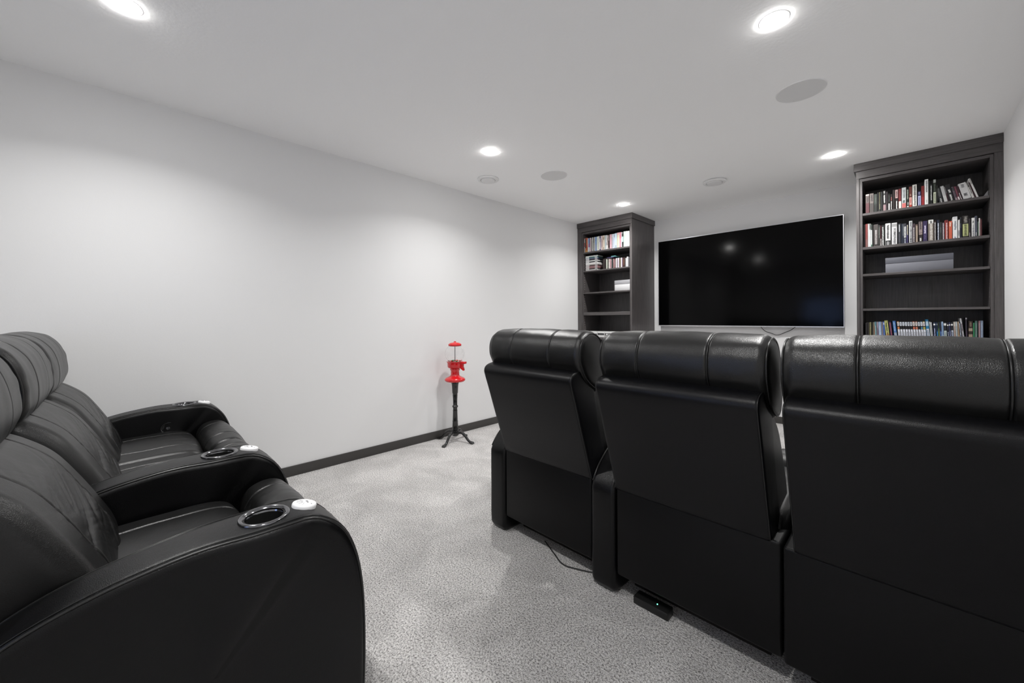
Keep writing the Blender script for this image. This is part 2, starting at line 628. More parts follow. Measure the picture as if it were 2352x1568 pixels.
def make_arm(parent, cx, side, recessed_button=False):
    """side: +1 the arm stands at the right of the seat, -1 at the left"""
    arm, P, Nn = puffy('armrest', ARM, cx - 0.06, cx + 0.06, M_LEATHER, parent, r=0.020, n=120, nx=10, halfw=arm_w, bulge=0.003)
    # cup hole cut through the top of the arm
    cut = MB()
    cut.lathe([(0.0001, 0.555), (0.0425, 0.555), (0.0425, 0.70), (0.0001, 0.70)], (cx, 0.575, 0), seg=48)
    co = cut.build('cut', M_LEATHER, parent)
    bm = bmesh.new()
    bm.from_mesh(co.data)
    bmesh.ops.remove_doubles(bm, verts=bm.verts[:], dist=0.0005)
    bmesh.ops.recalc_face_normals(bm, faces=bm.faces[:])
    bm.to_mesh(co.data)
    bm.free()
    md = arm.modifiers.new('hole', 'BOOLEAN')
    md.operation = 'DIFFERENCE'
    md.solver = 'EXACT'
    md.object = co
    dg = bpy.context.evaluated_depsgraph_get()
    me = bpy.data.meshes.new_from_object(arm.evaluated_get(dg))
    arm.modifiers.clear()
    arm.data = me
    bpy.data.objects.remove(co)
    smooth_angle(arm, 50)
    # welts along both upper edges
    mb = MB()
    idx = [i for i in range(len(P)) if Nn[i].y > -0.3]
    idx = [i for i in idx if P[i].y > (0.43 if P[i].x < 0.3 else 0.05)]
    for s in (-1, 1):
        pts = []
        for i in idx:
            p = P[i] + Nn[i] * (-0.0040)
            pts.append((cx + s * arm_w(P[i].x) * (0.06 - 0.006) / 0.06, p.x, p.y))
        mb.tube(pts, 0.0030, 6)
        mb.build('piping', M_PIPING, arm, True)
        mb = MB()
        pts = []
        for i in idx:
            p = P[i] + Nn[i] * (0.0012)
            pts.append((cx + s * arm_w(P[i].x) * 0.80, p.x, p.y))
        mb.tube(pts, 0.0011, 5)
        mb.build('stitching', M_PIPING, arm, True)
        mb = MB()
    mb = MB()
    mb.lathe([(0.0570, -0.004), (0.0570, 0.000), (0.0560, 0.0018), (0.0535, 0.0030), (0.0500, 0.0032), (0.0485, 0.0022), (0.0450, -0.0005), (0.0420, -0.006), (0.0410, -0.009)],
             (cx, 0.575, 0.641), seg=56, mi=0)
    mb.lathe([(0.0410, -0.009), (0.0395, -0.078), (0.036, -0.082), (0.0002, -0.082)], (cx, 0.575, 0.641), seg=56, mi=1)
    smooth_angle(mb.build('cup_holder', [M_CHROME, M_CUP], arm), 60)
    # round control button at the front of the arm top
    mb = MB()
    mb.lathe([(0.030, -0.004), (0.0305, 0.004), (0.0290, 0.0075), (0.0262, 0.0090), (0.0002, 0.0105)], seg=44, mi=0)
    for k in range(5):
        a = math.radians(200 + k * 32)
        mb.tube([(0.006 * math.cos(a), 0.006 * math.sin(a), 0.0104), (0.021 * math.cos(a), 0.021 * math.sin(a), 0.0096)], 0.0004, 4, mi=1)
    mb.box((-0.007, 0.004, 0.0095), (-0.001, 0.009, 0.0108), 1)
    mb.box((0.002, 0.004, 0.0095), (0.007, 0.008, 0.0108), 1)
    mb.box((0.013, 0.011, 0.0085), (0.018, 0.013, 0.0100), 1)
    b = smooth_angle(mb.build('control_button', [M_SILVER, M_MARK], arm), 50)
    b.location = (cx, 0.668, 0.634)
    b.rotation_euler = (-0.22, 0, 0)
    b['label'] = 'white round control button'
    if recessed_button:
        s = -side
        xx = cx + s * arm_w(0.5)
        mb = MB()
        mb.lathe([(0.0260, 0.0), (0.0290, 0.004 * s), (0.0315, 0.0045 * s), (0.0325, 0.0)], (xx, 0.497, 0.526), 44, 0, 'x')
        mb.lathe([(0.0260, 0.0005 * s), (0.0090, 0.001 * s)], (xx, 0.497, 0.526), 44, 1, 'x')
        mb.lathe([(0.0090, 0.001 * s), (0.0085, 0.006 * s), (0.0002, 0.007 * s)], (xx, 0.497, 0.526), 24, 0, 'x')
        smooth_angle(mb.build('recessed_knob', [M_CHROME, M_CUP], arm), 50)
    return arm


def make_recliner(arm_side, label, group, loc, open_side=0, half_pitch=0.30, recessed=False, arm_x=0.333):
    t = thing('recliner', label, 'recliner', group=group)
    t.location = loc
    HW = 0.2725
    bl, br = -HW + 0.004, HW - 0.004
    sl, sr = -0.240, 0.240
    if open_side < 0:
        bl, sl = -half_pitch + 0.003, -half_pitch + 0.004
    if open_side > 0:
        br, sr = half_pitch - 0.003, half_pitch - 0.004
    # base: side panels, closed back panel with a gap above the floor
    mb = MB()
    mb.bevel_box((bl, 0.004, 0.092), (br, 0.60, 0.448), 0.010, 3)
    smooth_angle(mb.build('base', M_VINYL, t), 50)
    # steel frame below
    mb = MB()
    for s in (-1, 1):
        mb.box((s * 0.235 - 0.012, 0.14, 0.0), (s * 0.235 + 0.012, 0.70, 0.05))
    mb.box((-0.2465, 0.115, 0.006), (0.2465, 0.139, 0.0915))
    mb.box((-0.2235, 0.62, 0.004), (0.2235, 0.66, 0.10))
    mb.build('frame', M_STEEL, t)
    shell, P, Nn = puffy('back_shell', SHELL, -HW, HW, M_HIDE, t, r=0.012, n=130, nx=34, bulge=0.001)
    mb = MB()
    for s in (-1, 1):
        mb = MB()
        welt(P, Nn, s * (HW - 0.004), 0.0030, mb=mb, rad=0.0016)
        mb.build('piping', M_PIPING, shell, True)
    back, P, Nn = puffy('back_cushion', BACK, -HW + 0.006, HW - 0.006, M_LEATHER_SOFT, t, r=0.045, n=300, nx=130,
                        seams=((-0.145, 0.006, 0.0035), (0.145, 0.006, 0.0035)), disp=wrinkle_back, bulge=0.008)
    mb = MB()
    for s in (-1, 1):
        for dx in (0.0,):
            idx = [i for i in range(len(P)) if P[i].x > 0.05]
            # order along the outline
            idx.sort(key=lambda i: -P[i].y)
            pts = []
            for i in idx:
                if P[i].y < 0.47:
                    continue
                x = s * 0.145 + dx
                p = P[i] + Nn[i] * (0.0065 - 0.0058 + wrinkle_back(x, P[i].x, P[i].y))
                pts.append((x, p.x, p.y))
            mb = MB()
            mb.tube(pts, 0.0013, 5)
            mb.build('stitching', M_PIPING, back, True)
    head, P, Nn = puffy('headrest', HEAD, -0.2865, 0.2865, M_LEATHER_SOFT, t, r=0.034, n=110, nx=90,
                        seams=((-0.12, 0.0055, 0.004), (0.12, 0.0055, 0.004)), disp=wrinkle_head, bulge=0.004, capflat=0.006)
    mb = MB()
    for s in (-1, 1):
        mb = MB()
        welt(P, Nn, s * (0.2865 - 0.006), 0.0130, mb=mb, rad=0.0030, lift=0.001)
        mb.build('piping', M_PIPING, head, True)
        for dx in (0.0,):
            pts = []
            for i in range(len(P)):
                x = s * 0.12 + dx
                p = P[i] + Nn[i] * (0.0035 - 0.0038 + wrinkle_head(x, P[i].x, P[i].y))
                pts.append((x, p.x, p.y))
            mb = MB()
            mb.tube(pts, 0.0024, 6, closed=True)
            mb.build('stitching', M_PIPING, head, True)
    seat, P, Nn = puffy('seat_cushion', SEAT, sl, sr, M_LEATHER_SOFT, t, r=0.030, n=100, nx=60,
                        seams=((-0.135, 0.005, 0.004), (0.135, 0.005, 0.004)), disp=wrinkle_seat, bulge=0.012)
    foot, P, Nn = puffy('footrest', FOOT, sl, sr, M_LEATHER_SOFT, t, r=0.030, n=100, nx=60,
                        seams=((-0.135, 0.005, 0.004), (0.135, 0.005, 0.004)), disp=wrinkle_seat, bulge=0.008)
    make_arm(t, arm_side * arm_x, arm_side, recessed)
    return t


GF = 'front row of black recliners, seen from behind'
GB = 'back row of black recliners'
make_recliner(-1, 'black leather recliner seen from behind, left end of the front row', GF, (-1.229, 1.430, 0))
make_recliner(-1, 'black leather recliner seen from behind, middle of the front row', GF, (-0.566, 1.420, 0), 1, 0.301)
make_recliner(1, 'black leather recliner seen from behind, cut by the right photo edge', GF, (0.036, 1.405, 0), -1, 0.301)
make_recliner(1, 'black leather recliner nearest the camera in the back row, its armrest in the foreground', GB, (-1.483, -0.325, 0))
make_recliner(1, 'middle black leather recliner of the back row, behind the second cup holder armrest', GB, (-2.142, -0.325, 0), -1, 0.290)
make_recliner(-1, 'black leather recliner at the far end of the back row by the left wall', GB, (-2.722, -0.325, 0), 1, 0.290, True, 0.318)

# power supply with its green light and leads under the front row
t = thing('power_adapter', 'black power adapter on the carpet under the middle front row recliner', 'power adapter', (-0.70, 1.462, 0))
mb = MB()
mb.bevel_box((-0.07, -0.022, 0), (0.07, 0.030, 0.030), 0.004, 2)
smooth_angle(mb.build('housing', M_CUP, t))
mb = MB()
mb.lathe([(0.0022, 0), (0.0018, 0.0012), (0.0001, 0.0016)], (0.02, 0.0, 0.030), 12)
mb.build('green_light', mat('green_led', (0.05, 0.8, 0.4, 1), 0.4, emit=(0.1, 1, 0.55, 1), strength=6), t)
mb = MB()


def curve(pts, n=10):
    P = [Vector(p) for p in pts]
    P = [2 * P[0] - P[1]] + P + [2 * P[-1] - P[-2]]
    out = []
    for i in range(1, len(P) - 2):
        p0, p1, p2, p3 = P[i - 1:i + 3]
        for k in range(n):
            u = k / n
            out.append(0.5 * ((2 * p1) + (p2 - p0) * u + (2 * p0 - 5 * p1 + 4 * p2 - p3) * u * u + (3 * p1 - p0 - 3 * p2 + p3) * u ** 3))
    out.append(P[-2])
    return out


mb.tube(curve([(-0.95, 1.50, 0.004), (-1.05, 1.452, 0.004), (-1.12, 1.435, 0.004), (-1.20, 1.47, 0.004), (-1.30, 1.52, 0.004)]), 0.003, 7)
tag(mb.build('power_cable', M_CUP, None, True), 'thin black cable lying on the carpet under the left front row recliner', 'cable')
mb = MB()
mb.tube(curve([(-0.28, 1.60, 0.004), (-0.225, 1.565, 0.004), (-0.18, 1.58, 0.004), (-0.10, 1.52, 0.004), (0.0, 1.55, 0.004)]), 0.004, 7)
tag(mb.build('power_cable', M_CUP, None, True), 'black cable on the carpet under the recliner at the right photo edge', 'cable')

# spine tables: x, width, height, colour, look, short look, bands, print marks, lean
W = (232, 232, 230)
TOP_RIGHT = [
    (-0.229, 0.0232, 0.163, (96, 84, 80), 'taupe book with maroon lower spine', 'taupe', [(0, 0.55, (88, 42, 48)), (0.92, 1, (190, 180, 176))], [(0.6, 0.85, (70, 60, 60))], 0),
    (-0.203, 0.0241, 0.165, (112, 102, 98), 'grey taupe book', 'grey taupe', [(0, 0.5, (66, 60, 58))], [(0.6, 0.92, (60, 54, 54))], 0),
    (-0.177, 0.0193, 0.154, (58, 66, 60), 'dark moss green book', 'moss green', [(0, 0.45, (34, 38, 36))], [(0.55, 0.8, (90, 98, 90))], 0),
    (-0.156, 0.0087, 0.165, (30, 30, 30), 'slim plain black book', 'slim black', [], [], 0),
    (-0.146, 0.0077, 0.165, (92, 88, 66), 'narrow olive book', 'olive', [(0, 0.12, (40, 46, 52))], [(0.15, 0.4, (160, 170, 150))], 0),
    (-0.137, 0.0135, 0.166, (28, 30, 30), 'plain charcoal book', 'charcoal', [], [], 0),
    (-0.122, 0.0174, 0.17, (22, 20, 22), 'black book with bold white mark at spine top', 'black', [(0, 0.32, (150, 120, 124))], [(0.86, 0.98, (232, 232, 230)), (0.4, 0.8, (232, 232, 230))], 0),
    (-0.104, 0.0106, 0.158, (52, 44, 48), 'dim plum book', 'plum', [], [], 0),
    (-0.091, 0.0096, 0.14, (26, 28, 27), 'black book with white foot', 'white-footed', [(0, 0.42, (214, 212, 208))], [(0.5, 0.9, (120, 124, 120))], 0),
    (-0.079, 0.0125, 0.131, (38, 30, 30), 'dark book with broken white lettering', 'white-lettered', [], [(0.02, 0.55, (232, 232, 230)), (0.6, 0.8, (170, 90, 88))], 0),
    (-0.065, 0.0125, 0.163, (44, 34, 34), 'tall espresso brown book', 'espresso', [], [], 0),
    (-0.051, 0.0174, 0.164, (36, 26, 26), 'dark book with pale figure near its foot', 'dark figured', [(0.55, 0.97, (196, 160, 158))], [(0.02, 0.42, (232, 232, 230)), (0.62, 0.9, (90, 60, 60))], 0),
    (-0.031, 0.0164, 0.163, (112, 34, 38), 'crimson book with cream lower spine', 'crimson', [(0, 0.38, (226, 214, 206))], [(0.45, 0.9, (150, 70, 70))], 0),
    (-0.012, 0.0241, 0.167, (196, 202, 202), 'wide silver book with coral foot', 'silver', [(0, 0.25, (214, 104, 100))], [(0.27, 0.38, (40, 60, 60)), (0.5, 0.9, (130, 136, 138))], 0),
    (0.016, 0.0116, 0.151, (36, 44, 36), 'dark green book with pale title', 'dark green', [(0, 0.1, (226, 220, 214))], [(0.15, 0.3, (232, 232, 230)), (0.45, 0.95, (190, 200, 180))], 0),
    (0.029, 0.0164, 0.167, (104, 46, 38), 'rust brown book with white and red base', 'rust', [(0.12, 0.48, (226, 170, 160)), (0, 0.12, (196, 60, 44))], [(0.2, 0.45, (180, 50, 50)), (0.55, 0.65, (200, 160, 140))], 0),
    (0.048, 0.0241, 0.176, (214, 212, 204), 'thick cream book with large dark title', 'cream', [(0, 0.5, (234, 232, 224))], [(0.06, 0.95, (70, 70, 66))], 0),
    (0.077, 0.0183, 0.116, (42, 40, 84), 'short navy book with pale blue base', 'navy', [(0, 0.7, (176, 182, 220))], [(0.05, 0.6, (90, 96, 150)), (0.78, 0.95, (150, 150, 190))], 0),
    (0.097, 0.0164, 0.155, (128, 34, 34), 'scarlet book with pink edge', 'scarlet', [(0, 0.45, (168, 40, 44))], [], 0),
    (0.115, 0.0193, 0.201, (232, 232, 230), 'tall white book', 'tall white', [], [(0.5, 0.95, (120, 120, 124)), (0.1, 0.2, (180, 190, 180))], 0),
    (0.136, 0.0068, 0.186, (34, 36, 30), 'slim blackish book', 'slim blackish', [], [], 0),
    (0.144, 0.0125, 0.161, (20, 24, 22), 'black book with vertical white title', 'white-titled', [], [(0.2, 0.9, (214, 216, 214))], 0),
    (0.16, 0.0154, 0.19, (36, 44, 34), 'tall black book with pale green base', 'pale green', [(0, 0.48, (206, 214, 184)), (0.86, 0.99, (160, 164, 160))], [(0.05, 0.42, (90, 96, 80)), (0.5, 0.8, (80, 86, 76))], 0),
    (0.177, 0.0068, 0.141, (30, 34, 28), 'thin forest green book', 'forest green', [], [], 0),
    (0.191, 0.0241, 0.12, (30, 32, 36), 'leaning black book with silver base lettering', 'leaning black', [], [(0.03, 0.3, (205, 205, 205)), (0.4, 0.95, (90, 92, 92))], 9),
    (0.219, 0.0174, 0.129, (176, 176, 176), 'leaning plain grey book', 'leaning grey', [(0, 0.4, (196, 196, 194))], [], 10),
    (0.238, 0.0068, 0.124, (60, 30, 38), 'leaning narrow burgundy book', 'burgundy', [(0.55, 0.98, (100, 98, 98))], [], 11),
    (0.246, 0.0251, 0.135, (26, 25, 28), 'leaning black book with white figure', 'figured black', [], [(0.05, 0.4, (232, 232, 230)), (0.5, 0.68, (232, 232, 230))], 11),
    (0.275, 0.0125, 0.111, (100, 86, 98), 'leaning mauve grey book', 'mauve', [(0.7, 0.95, (58, 58, 60)), (0, 0.2, (150, 130, 136))], [(0.25, 0.6, (70, 60, 70))], 12),
    (0.289, 0.0097, 0.111, (112, 52, 68), 'leaning maroon book with white foot', 'maroon', [(0, 0.25, (226, 214, 216))], [], 12),
    (0.3, 0.0116, 0.109, (58, 24, 34), 'leaning wine book with white lettering', 'wine', [], [(0.05, 0.5, (232, 232, 230))], 13),
    (0.315, 0.0386, 0.126, (206, 206, 206), 'leaning thick pale grey book', 'thick pale grey', [], [(0.72, 0.92, (120, 120, 120)), (0.2, 0.35, (60, 60, 62)), (0.93, 0.98, (232, 232, 230))], 13),
    (0.357, 0.0116, 0.121, (214, 212, 208), 'leaning white book with black title', 'black-titled white', [(0.75, 1, (110, 110, 106))], [(0.3, 0.85, (40, 36, 36))], 14),
    (0.37, 0.0077, 0.126, (58, 26, 34), 'leaning thin claret book', 'thin claret', [], [], 15),
    (0.379, 0.0097, 0.156, (222, 220, 218), 'leaning thin white book, tallest of the slanted ones', 'thin white', [(0.7, 1, (170, 168, 166))], [], 15.5),
]
SECOND_RIGHT = [
    (-0.247, 0.0058, 0.198, (56, 48, 50), 'thin dark taupe book', 'dark taupe', [], [], 0),
    (-0.24, 0.0077, 0.196, (36, 40, 38), 'thin black green book', 'black green', [], [], 0),
    (-0.231, 0.0145, 0.198, (126, 52, 50), 'brick red book', 'brick red', [(0, 0.35, (120, 76, 72))], [], 0),
    (-0.215, 0.0068, 0.198, (226, 224, 222), 'thin white book with grey tip', 'grey-tipped white', [(0.93, 1, (170, 170, 166))], [], 0),
    (-0.207, 0.0096, 0.196, (222, 224, 222), 'white book with grey top panel', 'grey-topped white', [(0.74, 1, (108, 106, 104))], [(0.8, 0.95, (50, 50, 50))], 0),
    (-0.196, 0.0068, 0.189, (70, 120, 96), 'slim white and green book', 'white-green', [(0.1, 0.75, (222, 226, 222)), (0.75, 1, (48, 46, 46))], [], 0),
    (-0.188, 0.0068, 0.183, (24, 22, 22), 'slim black book left of the emblem book', 'black', [], [], 0),
    (-0.18, 0.028, 0.184, (74, 68, 66), 'thick grey book with scrolled emblem', 'emblem', [(0.05, 0.1, (30, 28, 28))], [(0.1, 0.75, (190, 186, 184))], 0),
    (-0.15, 0.0077, 0.176, (70, 72, 70), 'thin slate grey book', 'slate', [], [(0.4, 0.9, (150, 160, 150))], 0),
    (-0.141, 0.0096, 0.17, (58, 28, 32), 'slim oxblood book with white base marks', 'oxblood', [], [(0.02, 0.35, (232, 232, 230))], 0),
    (-0.13, 0.0135, 0.173, (24, 24, 24), 'black book with crowded white lettering', 'white-lettered black', [], [(0.02, 0.9, (232, 232, 230)), (0.45, 0.75, (220, 240, 228))], 0),
    (-0.115, 0.0048, 0.175, (30, 32, 32), 'sliver thin black book', 'thin black', [], [], 0),
    (-0.109, 0.0309, 0.18, (206, 206, 206), 'wide pale grey book with dark base', 'dark-based grey', [(0, 0.22, (40, 42, 42))], [(0.3, 0.93, (50, 50, 50)), (0.02, 0.18, (170, 170, 172))], 0),
    (-0.072, 0.0318, 0.178, (196, 196, 198), 'wide silver grey book with framed spine', 'framed silver', [(0.82, 0.96, (150, 150, 150))], [(0.05, 0.75, (120, 120, 124)), (0.2, 0.7, (232, 232, 230))], 0),
    (-0.035, 0.0164, 0.166, (46, 48, 54), 'charcoal book with white script on top', 'charcoal', [], [(0.6, 0.95, (214, 216, 220)), (0.1, 0.5, (80, 80, 90))], 0),
    (-0.017, 0.0068, 0.163, (26, 34, 52), 'narrow midnight blue book', 'midnight blue', [], [], 0),
    (-0.009, 0.0058, 0.161, (96, 104, 112), 'narrow steel blue book', 'steel blue', [(0, 0.4, (30, 36, 60))], [], 0),
    (-0.002, 0.0135, 0.162, (56, 58, 66), 'dark book with white side stripe', 'white-striped', [(0.3, 0.85, (218, 220, 220))], [(0.35, 0.9, (40, 40, 50)), (0.02, 0.25, (190, 200, 230))], 0),
    (0.013, 0.0106, 0.15, (52, 46, 92), 'violet book with gold title', 'violet', [(0.5, 1, (40, 38, 46))], [(0.45, 0.98, (196, 190, 160))], 0),
    (0.028, 0.0183, 0.177, (178, 178, 182), 'tall pale grey book with black lettering', 'tall grey', [(0.78, 1, (186, 190, 190))], [(0.04, 0.95, (40, 40, 44)), (0.1, 0.75, (232, 232, 230))], 0),
    (0.049, 0.0125, 0.151, (64, 48, 58), 'dark plum book with white line', 'plum', [], [(0.05, 0.8, (220, 218, 214))], 0),
    (0.065, 0.0116, 0.143, (150, 132, 116), 'tan book', 'tan', [(0.92, 1, (84, 62, 54))], [], 0),
    (0.081, 0.0212, 0.168, (40, 30, 32), 'tall black book with dusty pink panel', 'pink-panelled', [(0.42, 0.95, (140, 122, 122)), (0.36, 0.4, (200, 176, 168))], [(0.6, 0.95, (40, 36, 40)), (0.05, 0.2, (232, 232, 230))], 0),
    (0.105, 0.0232, 0.162, (48, 36, 78), 'deep purple book with white title', 'purple', [], [(0.4, 0.78, (220, 214, 240)), (0.12, 0.35, (90, 80, 130))], 0),
    (0.133, 0.028, 0.166, (132, 122, 112), 'thick brown grey book with white head', 'brown grey', [(0.82, 1, (220, 220, 216))], [(0.05, 0.8, (214, 208, 200)), (0.84, 0.95, (60, 60, 60))], 0),
    (0.163, 0.0125, 0.154, (46, 30, 28), 'black brown book with bold white lettering', 'black brown', [], [(0.02, 0.92, (232, 232, 230))], 0),
    (0.179, 0.0135, 0.157, (26, 32, 52), 'navy black book with white lettering', 'navy black', [], [(0.02, 0.85, (206, 212, 226))], 0),
    (0.193, 0.0116, 0.138, (44, 46, 46), 'dull charcoal book', 'dull charcoal', [], [(0.4, 0.7, (110, 112, 112))], 0),
    (0.206, 0.0125, 0.132, (70, 58, 66), 'dark book with pinkish white lettering', 'pink-lettered', [], [(0.02, 0.95, (226, 214, 220))], 0),
    (0.22, 0.0164, 0.148, (156, 54, 50), 'vermilion book with white lettering', 'vermilion', [(0.88, 1, (116, 32, 34))], [(0.03, 0.85, (236, 214, 212))], 0),
    (0.239, 0.0174, 0.137, (214, 92, 62), 'orange book with white corner label', 'orange', [], [(0.7, 0.92, (240, 224, 206))], 0),
    (0.26, 0.0232, 0.166, (222, 224, 224), 'tall thick white book', 'tall thick white', [(0.9, 1, (200, 200, 204))], [(0.4, 0.8, (130, 140, 150)), (0.02, 0.08, (90, 100, 150))], 0),
    (0.287, 0.0077, 0.139, (224, 224, 224), 'thin white book beside the tallest white one', 'thin white', [(0.2, 0.45, (180, 180, 190))], [(0.1, 0.4, (90, 90, 100))], 0),
    (0.296, 0.0087, 0.157, (50, 50, 68), 'ink blue book', 'ink blue', [(0.6, 1, (36, 38, 40))], [(0.5, 0.7, (110, 116, 130))], 0),
    (0.308, 0.0299, 0.166, (34, 28, 28), 'thick black book with yellow green label', 'yellow-green labelled', [(0.07, 0.62, (178, 184, 120))], [(0.1, 0.6, (56, 60, 36)), (0.68, 0.95, (150, 146, 140))], 0),
    (0.339, 0.0087, 0.14, (44, 36, 42), 'narrow aubergine book', 'aubergine', [], [(0.02, 0.25, (170, 160, 160))], 0),
    (0.353, 0.0154, 0.141, (226, 226, 224), 'white book with black arrow head and dark lettering', 'arrow white', [], [(0.02, 0.65, (96, 98, 110)), (0.72, 0.86, (30, 32, 30))], 0),
    (0.369, 0.0106, 0.152, (74, 78, 94), 'slate blue book', 'slate blue', [], [(0.05, 0.2, (232, 232, 230)), (0.75, 0.95, (60, 60, 60))], 0),
    (0.382, 0.0048, 0.108, (98, 122, 106), 'thin sage green book', 'sage green', [], [], 0),
    (0.387, 0.0058, 0.133, (224, 220, 218), 'thin white book, rightmost white on the shelf', 'rightmost white', [(0, 0.75, (186, 170, 168))], [], 0),
    (0.394, 0.0068, 0.124, (94, 40, 44), 'thin dark red book at the row end', 'dark red', [], [], 0),
]
